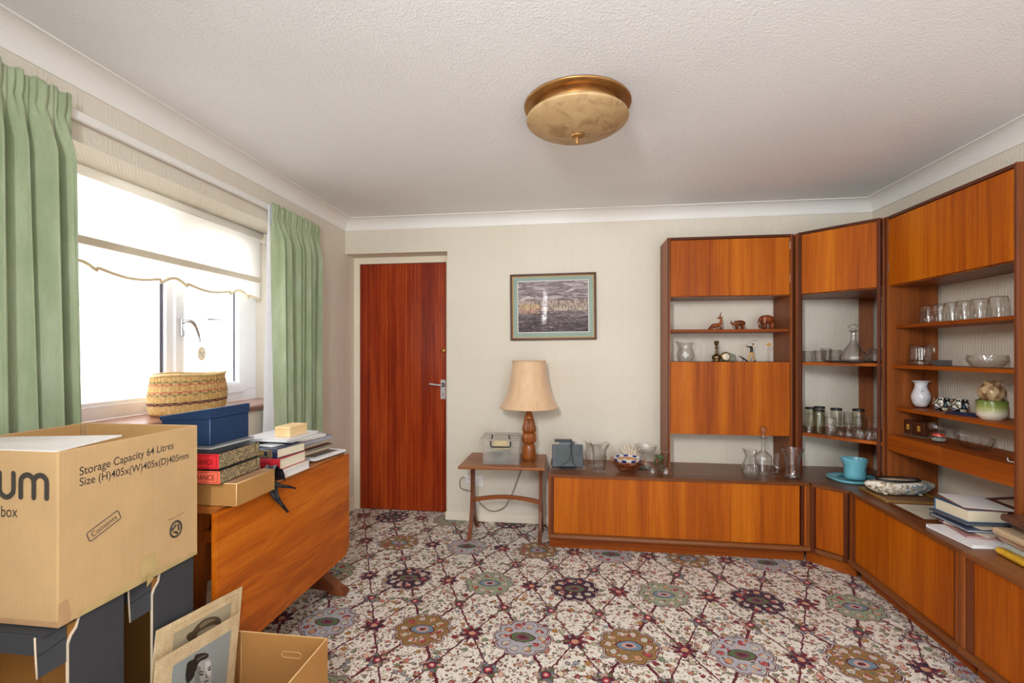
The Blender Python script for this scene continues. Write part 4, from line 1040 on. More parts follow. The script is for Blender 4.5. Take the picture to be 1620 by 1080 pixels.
flat('printed_face', [(0.1529, 0.3584), (0.1854, 0.3647), (0.2351, 0.3552), (0.2582, 0.326), (0.2439, 0.2888), (0.1699, 0.3142)], tone((166, 152, 124)), m1, .0028)
m2 = mount('mounted_photograph', 'front speckled card mount with a black and white portrait of a person', (.634, -2.387, .021), (R(-7.8), 0, 0), .328, .407, None)
box('photo_print', (.0017, .058, .055), (.0022, .290, .368), tone((156, 164, 163)), m2, bev=0)
hair_t, face_t, lit_t, dark_t = tone((52, 52, 52)), tone((184, 185, 181)), tone((222, 222, 218)), tone((40, 40, 40))
def fl(nm, pts_, m, off, sm=4): return flat(nm, pts_, m, m2, off, sm)
flat('printed_neck', [(.150, .26), (.160, .20), (.140, .150), (.060, .120), (.060, .060), (.285, .060), (.280, .110), (.215, .160), (.205, .200), (.205, .24)], tone((96, 97, 96)), m2, .0024)
fl('printed_face', [(0.1495, 0.3233), (0.1568, 0.3293), (0.174, 0.3287), (0.2017, 0.3183), (0.2109, 0.3024), (0.2106, 0.2903), (0.2202, 0.2714), (0.2177, 0.26), (0.2177, 0.2458), (0.2122, 0.234), (0.1881, 0.2408), (0.1585, 0.2579), (0.1439, 0.2831), (0.1409, 0.2979), (0.1453, 0.3096)], face_t, 0.0026)
fl('printed_cheek', [(0.1837, 0.3169), (0.2025, 0.3124), (0.2089, 0.2951), (0.2123, 0.2774), (0.2077, 0.2667), (0.1948, 0.28), (0.1857, 0.302)], lit_t, 0.0028)
fl('printed_shadow', [(0.1501, 0.3193), (0.1614, 0.3178), (0.1692, 0.2977), (0.166, 0.2842), (0.1738, 0.264), (0.1582, 0.2599), (0.1471, 0.2816), (0.1437, 0.2993)], tone((134, 135, 133)), 0.0028)
fl('printed_hair', [(0.1079, 0.3398), (0.1095, 0.3501), (0.1193, 0.3524), (0.1337, 0.3504), (0.1395, 0.3593), (0.1562, 0.3555), (0.1764, 0.3482), (0.1919, 0.3382), (0.1941, 0.3294), (0.1822, 0.3278), (0.1636, 0.3313), (0.1549, 0.3281), (0.1501, 0.3193), (0.1456, 0.3076), (0.1409, 0.2979), (0.1295, 0.2923), (0.1162, 0.2935), (0.108, 0.3166)], dark_t, 0.003)
fl('printed_hair_shine', [(0.1467, 0.3441), (0.1689, 0.3441), (0.1869, 0.3375), (0.181, 0.3367), (0.1635, 0.3393), (0.1504, 0.3386)], tone((104, 104, 104)), 0.0032)
fl('printed_eyebrow', [(0.1569, 0.2991), (0.1668, 0.3004), (0.1786, 0.295), (0.1769, 0.2927), (0.1672, 0.2974)], dark_t, 0.0032)
fl('printed_eyebrow', [(0.1929, 0.2939), (0.2006, 0.297), (0.21, 0.2942), (0.2093, 0.2921), (0.2011, 0.293)], dark_t, 0.0032)
fl('printed_eye', [(0.1618, 0.2927), (0.17, 0.2918), (0.1796, 0.288), (0.179, 0.2849), (0.1697, 0.2867)], dark_t, 0.0032)
fl('printed_eye', [(0.1967, 0.2884), (0.2035, 0.2903), (0.2098, 0.2881), (0.2094, 0.284), (0.2033, 0.2842)], dark_t, 0.0032)
fl('printed_nose', [(0.1911, 0.2846), (0.1967, 0.2732), (0.2028, 0.266), (0.198, 0.2643), (0.1878, 0.272), (0.1901, 0.2774)], tone((134, 136, 134)), 0.0031)
fl('printed_mouth', [(0.1797, 0.2648), (0.1923, 0.2615), (0.206, 0.2573), (0.2024, 0.2538), (0.1908, 0.2573)], tone((92, 92, 92)), 0.0032)
fl('printed_ear', [(0.1424, 0.3092), (0.146, 0.3117), (0.1524, 0.3025), (0.1527, 0.2924), (0.1464, 0.2946)], tone((140, 142, 140)), 0.0034)
# small gilt frame lying against them
gf = thing('small_gilt_frame', 'corner of a small gilt photo frame tucked in the carton', 'picture frame', (.722, -2.265, .040), rot=(R(-2), R(12), R(-20)))
W_, H_ = .13, .19
for nm, lo, hi in [('frame_side', (0, 0, 0), (.010, .012, H_)), ('frame_side', (0, W_-.012, 0), (.010, W_, H_)), ('frame_rail', (0, .012, 0), (.010, W_-.012, .012)), ('frame_rail', (0, .012, H_-.012), (.010, W_-.012, H_))]: box(nm, lo, hi, brass, gf, bev=.003)
boxes('inner_slip', [((.0, .0125, .0125), (.006, .018, H_-.0125)), ((.0, W_-.018, .0125), (.006, W_-.0125, H_-.0125)), ((0, .018, H_-.018), (.006, W_-.018, H_-.0125))], plain('gilt_slip', 0, 0) if 'gilt_slip' in _plain else brass, gf)
box('print', (0, .018, .0125), (.003, W_-.018, H_-.018), tone((120, 128, 110)), gf, bev=0)

# ================================================================= BOOKS AND BOXES ON THE TABLE
def cover(c, rough=.5, coat=0.): return plain('book_cloth_%d_%d_%d' % c, srgb(*c), rough, var=.08, scale=60, coat=coat)
pagem = Mat('page_edges'); pagem.set(rough=.8); pz = pagem.noise(pagem.map((3, 3, 900)), 1, 2); pagem.col(pagem.ramp(pz, [(.35, srgb(206, 196, 168)), (.65, srgb(240, 234, 214))])); pagem = pagem.m
wpage = plain('white_page_edges', srgb(232, 232, 230), .7, var=.05, scale=300)
def book(label, loc, rz, w, d, h, cm, pm=None, spine='left', brd=.003, group=None, name='book', curved=True, rot=None):
    """w along x, d along y, lying flat with its spine on the named side"""
    t = thing(name, label, 'book', loc, rz, group, rot=rot)
    pm = pm or pagem; r = .003
    x0, x1, y0, y1 = -w/2, w/2, -d/2, d/2
    box('lower_board', (x0, y0, 0), (x1, y1, brd), cm, t, bev=.0008); box('upper_board', (x0, y0, h-brd), (x1, y1, h), cm, t, bev=.0008)
    px0, px1, py0, py1 = x0+r, x1-r, y0+r, y1-r
    if spine == 'left': px0 = x0+.004; box('spine', (x0-.001, y0, brd*.6), (x0+.003, y1, h-brd*.6), cm, t, bev=.0012)
    if spine == 'right': px1 = x1-.004; box('spine', (x1-.003, y0, brd*.6), (x1+.001, y1, h-brd*.6), cm, t, bev=.0012)
    if spine == 'front': py0 = y0+.004; prism('spine', [(y0+.003, brd*.6), (y0-.001, brd*.6), (y0-.004, h*.3), (y0-.004, h*.7), (y0-.001, h-brd*.6), (y0+.003, h-brd*.6)], x0, x1, cm, t, axis=0)
    if spine == 'back': py1 = y1-.004; box('spine', (x0, y1-.003, brd*.6), (x1, y1+.001, h-brd*.6), cm, t, bev=.0012)
    box('page_block', (px0, py0, brd), (px1, py1, h-brd), pm, t, bev=0)
    return t
# shallow wooden-coloured box lid
tb_ = thing('shallow_box', 'worn tan shallow box lid under the two red-spined volumes', 'box', (.502, -1.918, .7452))
tanm = card('tan_paper_board', srgb(176, 130, 74)); tanl = card('pale_worn_edge', srgb(230, 200, 146))
box('box_body', (-.15, -.104, 0), (.132, .104, .0785), tanm, tb_, bev=.003, seg=2)
box('box_lid_panel', (-.146, -.100, .0786), (.128, .100, .0795), card('brown_lid_paper', srgb(168, 130, 96)), tb_, bev=0)
for pts_ in ([(.132, -.104, .004), (.132, -.104, .0778)], [(-.15, -.104, .0785), (.132, -.104, .0785), (.132, .104, .0785)]):
    tube('worn_edge', pts_, .0016, tanl, tb_, seg=5)
marb = Mat('marbled_paper'); marb.set(rough=.6); vv = marb.voro(marb.map(), 330); c1, c2, c3 = marb.sep(vv.outputs['Color'])
marb.col(marb.ramp(c1, [(0, srgb(96, 84, 60)), (.25, srgb(176, 150, 104)), (.5, srgb(130, 120, 96)), (.7, srgb(70, 66, 56)), (.85, srgb(196, 178, 140))], 'CONSTANT')); marb = marb.m
def france(label, x1, y0, y1, z0, h, c):
    t = thing('slipcase_volume', label, 'book', (x1-.085, (y0+y1)/2, z0), R(3.0), 'red-spined volumes in marbled cases')
    w, d = .085, (y1-y0)/2; cm = plain('spine_cloth_%d_%d' % (c[0], c[1]), srgb(*c), .55, var=.03)
    box('case', (-w, -d+.003, .0), (w, d, h), marb, t, bev=.001)
    box('case_board', (-w-.001, -d+.0015, h+.0001), (w+.001, d+.002, h+.0022), blackp, t, bev=0)
    box('case_board', (-w-.001, -d+.0015, -.0018), (w+.001, d+.002, -.0001), blackp, t, bev=0)
    box('spine', (-w-.002, -d-.001, .0), (w+.001, -d+.0014, h), cm, t, bev=.0006)
    dk = plain('spine_gilt_black', srgb(70, 16, 18), .5)
    text('spine_lettering', 'FRANCE', dk, t, (-.006, -d-.0012, h*.30), (1, 0, 0), (0, 0, 1), width=.072, height=.017, bold=.0)
    boxes('spine_rule', [((-w+.004, -d-.0016, h*.10), (w-.006, -d-.0011, h*.10+.0009)), ((-w+.004, -d-.0016, h*.90), (w-.006, -d-.0011, h*.90+.0009)), ((w-.007, -d-.0016, h*.10), (w-.0062, -d-.0011, h*.90))], dk, t)
    return t
france('coral-spined FRANCE volume, the lower of the two', .583, -2.048, -1.825, .8270, .0430, (240, 112, 84))
france('bright red-spined FRANCE volume, the upper of the two', .572, -2.040, -1.815, .8745, .0510, (226, 44, 52))
book('thin grey folder with white pages under the navy box', (.445, -1.885, .9280), R(-2), .150, .215, .0115, cover((120, 124, 128)), wpage, 'left')
# navy box
nvm = card('navy_paper_board', srgb(38, 60, 94)); nvl = plain('navy_board_worn_edge', srgb(120, 150, 186), .5)
nv = thing('navy_box', 'navy blue paper-covered box with a sloping lid, topmost on the red volumes', 'box', (.402, -1.878, .9400))
box('box_body', (-.096, -.100, 0), (.096, .100, .0945), nvm, nv, bev=.002)
prism('box_lid', [(-.100, .086), (.098, .0955), (.098, .127), (.094, .130), (-.100, .100)], -.103, .103, nvm, nv, axis=1, bev=.001)
tube('worn_edge', [(.096, -.1005, .002), (.096, -.1005, .094)], .0009, nvl, nv, seg=5)
tube('worn_edge', [(-.099, -.1035, .100), (.095, -.1035, .130), (.095, .1035, .130)], .0008, nvl, nv, seg=5)
# black bin liner
bagm = Mat('black_plastic_film'); bagm.set(rough=.28, spec=.6); bagm.col(srgb(34, 38, 44)); bagm.bump(bagm.noise(bagm.map(), 26, 4, .6, 1.0), .8, .02); bagm = bagm.m
bg_ = thing('black_plastic_bag', 'crumpled black plastic bag squeezed between books and hanging over the table edge', 'bag', (.52, -1.735, .7455))
def crumple(u, v):
    x = -.12+.20*u; y = -.070+.110*v
    z = .075*math.sin(PI*min(1, max(0, v)))**.6*(.85+.15*math.sin(u*9)) + .004*math.sin(u*31+v*17)
    return (x, y, max(0.001, z))
grid('bag_body', 40, 24, crumple, bagm, bg_)
def tail(nm, P0, P1, P2, w0, w1, par):
    pts_ = spline([P0, P1, P2], 8); vs, fs = [], []
    n = len(pts_)
    for i, p in enumerate(pts_):
        f = i/(n-1); w = w0+(w1-w0)*f
        for k in range(7):
            s = (k/6-.5)*2; vs.append((p.x+.007*math.cos(s*5+f*6)*(1-f*.4), p.y+s*w, p.z+.004*math.sin(s*7+f*9)))
    for i in range(n-1):
        for k in range(6): fs.append((i*7+k, i*7+k+1, (i+1)*7+k+1, (i+1)*7+k))
    me = bpy.data.meshes.new(nm); me.from_pydata(vs, [], fs); o = link(nm, me, bagm, par, smooth=True)
    m = o.modifiers.new('s', 'SOLIDIFY'); m.thickness = .0015; return o
tail('hanging_corner', (.075, -.045, .004), (.094, -.040, -.045), (.098, .030, -.125), .022, .006, bg_)
tail('hanging_corner', (.060, -.035, .012), (.092, -.015, -.004), (.112, .060, -.036), .018, .004, bg_)
# middle stack
bw = book('white paper-covered book, lowest under the red and navy books', (.475, -1.571, .7452), R(-1), .208, .182, .0318, cover((226, 222, 216)), wpage, 'front')
br = book('thick red hardback in the middle of the table stack', (.455, -1.570, .7773), R(-3), .208, .180, .0476, cover((186, 30, 44), .35, .2), None, 'front')
bn = book('navy hardback with gold spine tooling on top of the red book', (.449, -1.563, .8252), R(-8), .208, .172, .0398, cover((34, 46, 74), .3, .3), None, 'front')
gold = plain('gold_tooling', srgb(196, 164, 90), .4, .4)
boxes('spine_band', [((-.02, -.0910, .006), (.055, -.0901, .009)), ((-.02, -.0910, .030), (.055, -.0901, .033)), ((.062, -.0910, .004), (.067, -.0901, .036)), ((-.008, -.0910, .013), (.043, -.0901, .026))], gold, bn)
boxes('spine_label', [((.070, -.0908, .003), (.085, -.0900, .036))], plain('brown_leather_label', srgb(120, 96, 74), .5), bn)
bp_ = box('loose_sheet', (0, 0, 0), (.10, .07, .0006), wpage, None, bev=0); bp_.location = (.395, -1.60, .8653); bp_.rotation_euler = (0, 0, R(-15)); tag(bp_, 'small pale card lying on the navy hardback', 'paper')
# far stack
book('dark-bottomed flat book lying nearest the table end', (.462, -1.250, .7452), R(-9), .215, .215, .0085, cover((58, 52, 50)), wpage, 'left')
f2 = thing('mounted_print', 'white-edged mounted photograph with a dark picture under the far papers', 'picture', (.467, -1.262, .7540), R(-9))
box('board', (-.108, -.118, 0), (.108, .118, .0105), wpage, f2, bev=0); box('dark_photo', (-.04, -.09, .0106), (.08, .09, .0114), tone((84, 84, 84)), f2, bev=0)
book('tan leather album near the far end of the table', (.400, -1.262, .7660), R(-7), .190, .200, .0230, cover((176, 112, 66)), None, 'front')
book('chocolate brown thin book on the tan album', (.405, -1.262, .7892), R(-9), .210, .205, .0090, cover((74, 44, 32)), None, 'front')
book('orange-brown book below the silver folder', (.398, -1.265, .7984), R(-7), .180, .200, .0230, cover((190, 120, 70)), None, 'front')
book('silver grey folder with a dark spine', (.408, -1.268, .8216), R(-8), .205, .210, .0150, cover((150, 160, 170), .3, .2), wpage, 'front')
zc = .8368
rnd = random.Random(9)
for i, (h, w, d, c, lb) in enumerate([(.020, .215, .235, (110, 108, 116), 'dark grey magazine pile under the white papers'), (.012, .21, .22, (190, 190, 194), 'light grey brochure in the paper stack'), (.012, .22, .225, (140, 140, 148), 'mid grey brochure in the paper stack'), (.012, .225, .24, (224, 222, 226), 'topmost white brochure carrying the small wooden box')]):
    t = thing('brochure', lb, 'magazine', (.435-.0*i, -1.34-.045*i, zc), R(-14+4*i)); box('cover', (-w/2, -d/2, h-.002), (w/2, d/2, h), cover(c, .35), t, bev=0); box('leaves', (-w/2+.002, -d/2+.002, 0), (w/2-.002, d/2-.002, h-.0021), wpage if i != 0 else cover((150, 150, 156)), t, bev=0); zc += h+.0002
wbx = thing('wooden_box', 'small pale wooden box with a lid on top of the white papers', 'box', (.492, -1.485, zc), R(-3))
box('box_body', (-.038, -.062, 0), (.038, .062, .034), pine_w, wbx, bev=.0015); box('box_lid', (-.0385, -.0625, .0344), (.0385, .0625, .046), pine_w, wbx, bev=.0015)

# ================================================================= BASKET ON THE SILL
bk = thing('woven_basket', 'oval straw basket with red, green and maroon woven bands on the sill', 'basket', (-.122, -1.372, .9741), R(4))
straw = Mat('woven_straw'); straw.set(rough=.6)
x_, y_, z_ = straw.sep(straw.coord('Object')); th = (x_*2.1)._m('ARCTAN2', y_)
st_ = (th*26/PI); zc_ = z_/.0062
chk = ((st_.floor()+zc_.floor())*.5).frac().gt(.25)
n = straw.noise(straw.map((60, 60, 60)), 1, 3)
c_ = straw.ramp(n, [(.3, srgb(206, 160, 96)), (.5, srgb(224, 184, 116)), (.72, srgb(234, 204, 144))])
def band(a, b, col, f): 
    global c_
    c_ = straw.mix((z_.gt(a))*(z_.lt(b))*f, c_, col)
band(.050, .064, srgb(160, 52, 66), chk*.25+.7); band(.050, .064, srgb(60, 44, 50), chk)
band(.094, .103, srgb(122, 122, 82), chk); band(.104, .115, srgb(206, 96, 80), chk*-1+1.0)
band(.139, .150, srgb(206, 100, 84), chk*-1+1.0); band(.151, .161, srgb(116, 120, 78), chk)
straw.col(c_); straw = straw.m
A_, B_ = .222, .110
vs, fs = [], []
NU, NV = 208, 66; hb_ = .185
for j in range(NV):
    f = j/(NV-1); z = hb_*f
    bulge = .93+.07*math.sin(PI*min(1, f*1.15))+.0*f
    for i in range(NU):
        t = 2*PI*i/NU
        w = .0026*math.cos(26*2*t/2*1.0*2/2)*math.cos(PI*j) + .0012*math.cos(52*t)
        r = bulge*(1-.10*max(0, .08-f)/.08)
        dent = .004*math.sin(3*t+1)*f
        vs.append(((B_*r+w+dent)*math.sin(t), (A_*r+w+dent)*math.cos(t), z+.0035*math.sin(3*t)*f))
for j in range(NV-1):
    for i in range(NU): fs.append((j*NU+i, j*NU+(i+1) % NU, (j+1)*NU+(i+1) % NU, (j+1)*NU+i))
fs.append(tuple(range(NU))[::-1])
me = bpy.data.meshes.new('basket_wall'); me.from_pydata(vs, [], fs); ob = link('basket_wall', me, straw, bk, smooth=True)
m = ob.modifiers.new('s', 'SOLIDIFY'); m.thickness = .004; m.offset = -1
pale = plain('pale_straw', srgb(226, 194, 138), .6, var=.15, scale=90)
tube('basket_rim', [((B_*.955+.004*math.sin(3*2*PI*i/120+1))*math.sin(2*PI*i/120), (A_*.955+.004*math.sin(6*PI*i/120+1))*math.cos(2*PI*i/120), .187+.0035*math.sin(6*PI*i/120)) for i in range(120)], .0068, pale, bk, seg=8, closed=True)
for k in range(52):
    t = 2*PI*(k+.5)/52
    tube('stake', [((B_*(.93+.07*math.sin(PI*min(1, f*1.15)))+.002)*math.sin(t), (A_*(.93+.07*math.sin(PI*min(1, f*1.15)))+.002)*math.cos(t), .004+.180*f) for f in (0, .25, .5, .75, 1)], .0017, straw, bk, seg=5)

# ================================================================= ON THE LONG BASE CABINET
TP = .4883
# digital frame in its plastic
dv = thing('photo_screen', 'grey tablet-like screen leaning up with its dark cable looped over it', 'device', (1.733, -.300, TP), R(5))
devg = plain('blue_grey_plastic', srgb(52, 59, 68), .45); scr = plain('dark_screen', srgb(64, 76, 74), .55)
mt = Matrix.Translation((0, 0, .012)) @ Matrix.Rotation(R(-14), 4, 'X')
def dbox(nm, lo, hi, m, bev=.001): bm = bmesh.new(); add_box(bm, lo, hi, bev, 2, M=mt); return from_bm(nm, bm, m, dv)
dbox('body', (-.104, -.006, 0), (.104, .008, .148), devg, .004); dbox('screen', (-.082, -.0075, .022), (.082, -.0062, .128), scr)
box('stand', (-.05, .03, .0), (.05, .075, .172), plain('slate_box', srgb(104, 114, 120), .5), dv, bev=.002); box('stand_lid', (-.085, .028, .1725), (.035, .080, .185), devg, dv, bev=.002)
cling = glass('crinkled_plastic_wrap', tint=(.97, .97, .96), edge=(.8, .8, .8), cut=.6, scale=30, refl=.3)
box('plastic_wrap', (-.128, -.045, 0), (.122, .055, .0105), cling, dv, bev=.004)
blk = plain('black_cable', srgb(34, 34, 36), .4)
tube('cable', spline([(.03, .06, .18), (.022, .0, .165), (.022, -.02, .13), (.028, -.026, .09), (.032, -.032, .05), (.05, -.044, .020), (.00, -.052, .014), (-.05, -.056, .014), (-.07, -.052, .02), (-.03, -.040, .040), (.005, -.034, .07), (.022, -.022, .12), (.03, -.01, .168), (.055, .03, .170)], 6), .0022, blk, dv, seg=6)
tube('cable', spline([(.055, .03, .170), (.075, -.014, .16), (.085, -.02, .12), (.07, -.025, .1), (.05, -.03, .12)], 6), .0012, blk, dv, seg=5)
tube('white_lead', spline([(.035, .05, .165), (.04, .045, .19), (.06, .045, .197), (.08, .045, .185), (.09, .04, .155)], 6), .0018, whitep, dv, seg=5)

def handle(pts, r, m, par, nm='handle', radii=None): return tube(nm, spline(pts, 7), r, m, par, seg=8, radii=radii)
def vessel(name, label, cat, loc, prof, m, rz=0., group=None, seg=40, nm='vessel_wall', **k):
    t = thing(name, label, cat, loc, rz, group); lathe(nm, prof, m, t, seg=seg, **k); return t
def spout(amount, ang, zt, h=.05):
    def w(x, y, z, t):
        f = max(0, (z-(zt-h))/h); c = max(0, math.cos(t-ang))**6
        return x+amount*f*c*math.cos(ang), y+amount*f*c*math.sin(ang), z+.012*f*c
    return w
def inner(prof, thk=.0035):
    """outer profile then back down inside, so the vessel has wall thickness"""
    prof = list(prof)
    if len(prof) > 4 and thk < .05: prof = prof[:2]+[(max(.002, q.x), q.z) for q in spline([(r, 0, z) for r, z in prof[2:]], 3)]
    out = list(prof); z_in = prof[0][1]+.008
    if prof[-1][1] < .04+prof[0][1] and z_in > prof[-1][1]*.5: z_in = prof[0][1]+.004
    rb = next((a[0]+(b[0]-a[0])*(z_in-a[1])/max(1e-9, b[1]-a[1]) for a, b in zip(prof, prof[1:]) if a[1] <= z_in <= b[1] and b[1] > a[1]), prof[-1][0])
    for r, z in reversed(prof):
        if r > thk+.003 and z > z_in: out.append((r-thk, z))
    if thk < .05: out.append((max(.001, rb-thk), z_in+.0005))
    out.append((0, z_in)); return out
jp = [(0, 0), (.040, 0), (.043, .004), (.038, .012), (.042, .05), (.044, .09), (.046, .12), (.052, .150), (.062, .170), (.070, .182)]
j1 = vessel('glass_jug', 'clear fluted glass jug with a flared rim beside the screen', 'jug', (1.941, -.345, TP), inner(jp), glass_flute, wob=spout(.012, PI, .182), ribs=14, amp=.03, rz=R(58))
handle([(.052, 0, .168), (.080, 0, .182), (.104, 0, .165), (.108, 0, .13), (.096, 0, .085), (.062, 0, .055), (.044, 0, .05)], .0055, glass_c, j1)
jp2 = [(0, 0), (.045, 0), (.048, .006), (.046, .02), (.060, .05), (.066, .08), (.058, .115), (.050, .14), (.056, .160)]
j2 = vessel('glass_jug', 'rounder cut-glass jug standing behind the fluted one', 'jug', (1.915, -.200, TP), inner(jp2), glass_cut, wob=spout(.014, PI, .16))
handle([(.052, 0, .15), (.085, 0, .16), (.112, 0, .14), (.110, 0, .10), (.085, 0, .06), (.062, 0, .05)], .0055, glass_c, j2)
# pink bowl with painted bowls inside
pk = vessel('glass_bowl', 'pink moulded glass bowl with petal lugs, bowls stacked inside it', 'bowl', (2.121, -.325, TP), inner([(0, 0), (.052, 0), (.055, .005), (.060, .012), (.080, .035), (.098, .062), (.110, .080)], .004), pinkg, seg=48, ribs=12, amp=.02)
for k in range(6):
    a = k*PI/3+.3; lathe('petal_lug', [(0, .0), (.024, .002), (.030, .010), (.026, .014), (0, .012)], pinkg, pk, loc=(.105*math.cos(a), .105*math.sin(a), .066), seg=14, sy=.8)
M_ = Mat('painted_earthenware'); M_.set(rough=.2, coat=.4)
x_, y_, z_ = M_.sep(M_.coord('Object')); r_ = (x_*x_+y_*y_).sqrt(); th = y_._m('ARCTAN2', x_)
c_ = M_.mix(((th*9).sin().gt(.0))*(r_.gt(.083)), srgb(228, 222, 214), srgb(36, 54, 130)); c_ = M_.mix((r_.lt(.062))*(r_.gt(.05)), c_, srgb(190, 120, 60)); c_ = M_.mix((r_.lt(.05))*((th*5).cos().gt(.2)), c_, srgb(214, 170, 90)); c_ = M_.mix((r_.gt(.07))*(r_.lt(.08))*((th*7+1.0).sin().gt(.55)), c_, srgb(196, 44, 40))
M_.col(c_); paintb = M_.m
vessel('painted_bowl', 'white pottery bowl with a blue dashed rim in the pink bowl', 'bowl', (2.121, -.325, TP+.028), inner([(0, 0), (.030, 0), (.050, .012), (.078, .040), (.094, .0635)], .004), paintb, seg=48)
lathe_o = vessel('painted_dish', 'small patterned dish lying inside the blue-rimmed bowl', 'dish', (2.121, -.325, TP+.064), inner([(0, 0), (.03, 0), (.055, .010), (.066, .020)], .003), paintb, seg=40)
# oval glass dish of flowers and pieces behind
ob_ = vessel('glass_dish', 'cut-glass dish on an upturned glass bowl behind the pink bowl', 'bowl', (2.266, -.155, TP+.092), inner([(0, 0), (.042, 0), (.060, .008), (.068, .028), (.072, .052)], .003), glass_cut, seg=48)
vessel('glass_bowl', 'upturned plain glass bowl under the cut-glass dish', 'bowl', (2.266, -.155, TP), [(0.0, .0915), (.040, .0915), (.060, .085), (.078, .05), (.088, .0)], glass_c, seg=48)
fp = thing('flower_posy', 'posy of dried flowers and green leaves lying behind the upturned wine glasses', 'flowers', (2.338, -.292, TP))
gl_m = plain('dark_green_leaves', srgb(74, 96, 52), .6, var=.3, scale=60); br_m = plain('dried_brown_petals', srgb(130, 78, 48), .7, var=.35, scale=60)
rnd = random.Random(2)
for k in range(22):
    a = rnd.uniform(0, 2*PI); rr_ = rnd.uniform(.0, .030); m = gl_m if k % 2 else br_m
    c = Vector((rr_*math.cos(a)*1.3, rr_*math.sin(a), rnd.uniform(.012, .095))); E_ = Euler((rnd.uniform(-1, 1), rnd.uniform(-1, 1), rnd.uniform(0, 6)))
    vs = [c+E_.to_matrix() @ Vector(p) for p in ((-.022, 0, 0), (-.008, .010, .004), (.012, .008, .006), (.024, 0, 0), (.012, -.008, .006), (-.008, -.010, .004))]
    me = bpy.data.meshes.new('leaf'); me.from_pydata([tuple((v.x, v.y, max(.001, v.z))) for v in vs], [], [(0, 1, 2, 3, 4, 5)]); link('leaf' if k % 2 else 'petal', me, m, fp)
for k in range(5): tube('stem', [(-.01*k+.02, 0, .002), (-.01*k+.01, .01, .05), (-.015*k+.03, .0, .095)], .0016, gl_m, fp, seg=5)
sh = thing('shell_ornament', 'small pale shell fan ornament leaning behind the pink bowl', 'ornament', (2.165, -.135, TP))
pearl = plain('pale_shell', srgb(222, 206, 184), .4, var=.15, scale=50)
for k in range(7):
    a = R(20+k*20); tube('shell_rib', [(0, 0, .006), (.045*math.cos(a), .0, .05+.03*math.sin(a)), (.085*math.cos(a), -.0, .07+.07*math.sin(a))], .009, pearl, sh, seg=7, radii=[.006, .011, .007])
bt_ = thing('trinket_tray', 'small black tray between the pink bowl and the upturned glasses', 'tray', (2.222, -.232, TP)); box('tray_base', (-.06, -.035, 0), (.06, .035, .006), blackp, bt_, bev=.002); boxes('tray_rim', [((-.06, -.035, .006), (-.055, .035, .014)), ((.055, -.035, .006), (.06, .035, .014))], blackp, bt_)
# wine glasses standing on their rims
wp = [(.040, 0), (.0425, .006), (.044, .022), (.040, .045), (.026, .062), (.008, .070), (.0042, .078), (.0040, .118), (.006, .128), (.020, .134), (.035, .138), (.036, .1395), (0, .1405)]
w1 = vessel('wine_glass', 'left of the two wine glasses standing upside down on the cabinet', 'glass', (2.270, -.378, TP), wp, glass_c, group='upturned wine glasses')
w2_ = dup(w1, (2.350, -.400, TP), 0, 'right of the two wine glasses standing upside down on the cabinet'); w2_.scale = (1.03, 1.03, 1.1)
# carafe, decanter, bud vase, flared vase
vessel('glass_carafe', 'bulbous clear glass carafe, left of the decanter', 'carafe', (2.872, -.360, TP), inner([(0, 0), (.040, 0), (.044, .004), (.052, .020), (.055, .045), (.050, .075), (.038, .105), (.031, .125), (.033, .145), (.042, .168)], .0025), glass_flute, wob=spout(.010, PI, .168), ribs=18, amp=.012)
dc = vessel('decanter', 'clear glass decanter with a tall neck and round stopper', 'decanter', (2.976, -.285, TP), inner([(0, 0), (.036, 0), (.040, .004), (.043, .03), (.0485, .080), (.051, .105), (.046, .122), (.030, .138), (.016, .152), (.0125, .165), (.0115, .210), (.012, .225), (.0155, .231), (.0225, .236), (.0225, .241), (.016, .243)], .0025), glass_c)
lathe('stopper', [(0, .226), (.008, .228), (.0095, .243), (.007, .252), (.012, .262), (.022, .280), (.0235, .292), (.020, .304), (.010, .310), (0, .311)], pinkg if 0 else glass_cut, dc, seg=28)
vessel('bud_vase', 'small twisted cut-glass bud vase between decanter and flared vase', 'vase', (3.073, -.252, TP), inner([(0, 0), (.030, 0), (.031, .003), (.010, .010), (.009, .016), (.020, .030), (.0235, .045), (.018, .060), (.0125, .078), (.0145, .105), (.020, .134)], .0025), glass_cut, ribs=8, amp=.05, twist=18, seg=48)
vessel('glass_vase', 'waisted cut-glass vase with a flared rim at the cabinet end', 'vase', (3.122, -.352, TP), inner([(0, 0), (.044, 0), (.046, .004), (.040, .030), (.0375, .060), (.039, .095), (.046, .135), (.054, .160), (.063, .186)], .004), glass_cut, seg=48)

# ================================================================= CORNER: BLUE HAT, TROUGH, FRAMES
blue = plain('glazed_turquoise', srgb(118, 192, 208), .22, coat=.4, var=.04, scale=10)
ht = thing('hat_shaped_jug', 'turquoise pottery water jug shaped like an upturned hat on its brim', 'jug', (3.476, -.350, TP), R(8))
def hatwob(x, y, z, t): return x, y, z
br_pts = [(.142*math.copysign(abs(math.cos(t))**.75, math.cos(t)), .118*math.copysign(abs(math.sin(t))**.75, math.sin(t))) for t in [2*PI*i/32 for i in range(32)]]
vs, fs = [], []
for (s_, z) in [(0.62, .010), (.95, .014), (1.0, .018), (1.0, .008), (.93, .0), (.5, .0)]:
    vs += [(x*s_, y*s_, z) for x, y in br_pts]
for j in range(5):
    for i in range(32): fs.append((j*32+i, j*32+(i+1) % 32, (j+1)*32+(i+1) % 32, (j+1)*32+i))
fs.append(tuple(range(5*32, 6*32)))
me = bpy.data.meshes.new('brim'); me.from_pydata(vs, [], fs); link('brim', me, blue, ht, smooth=True)
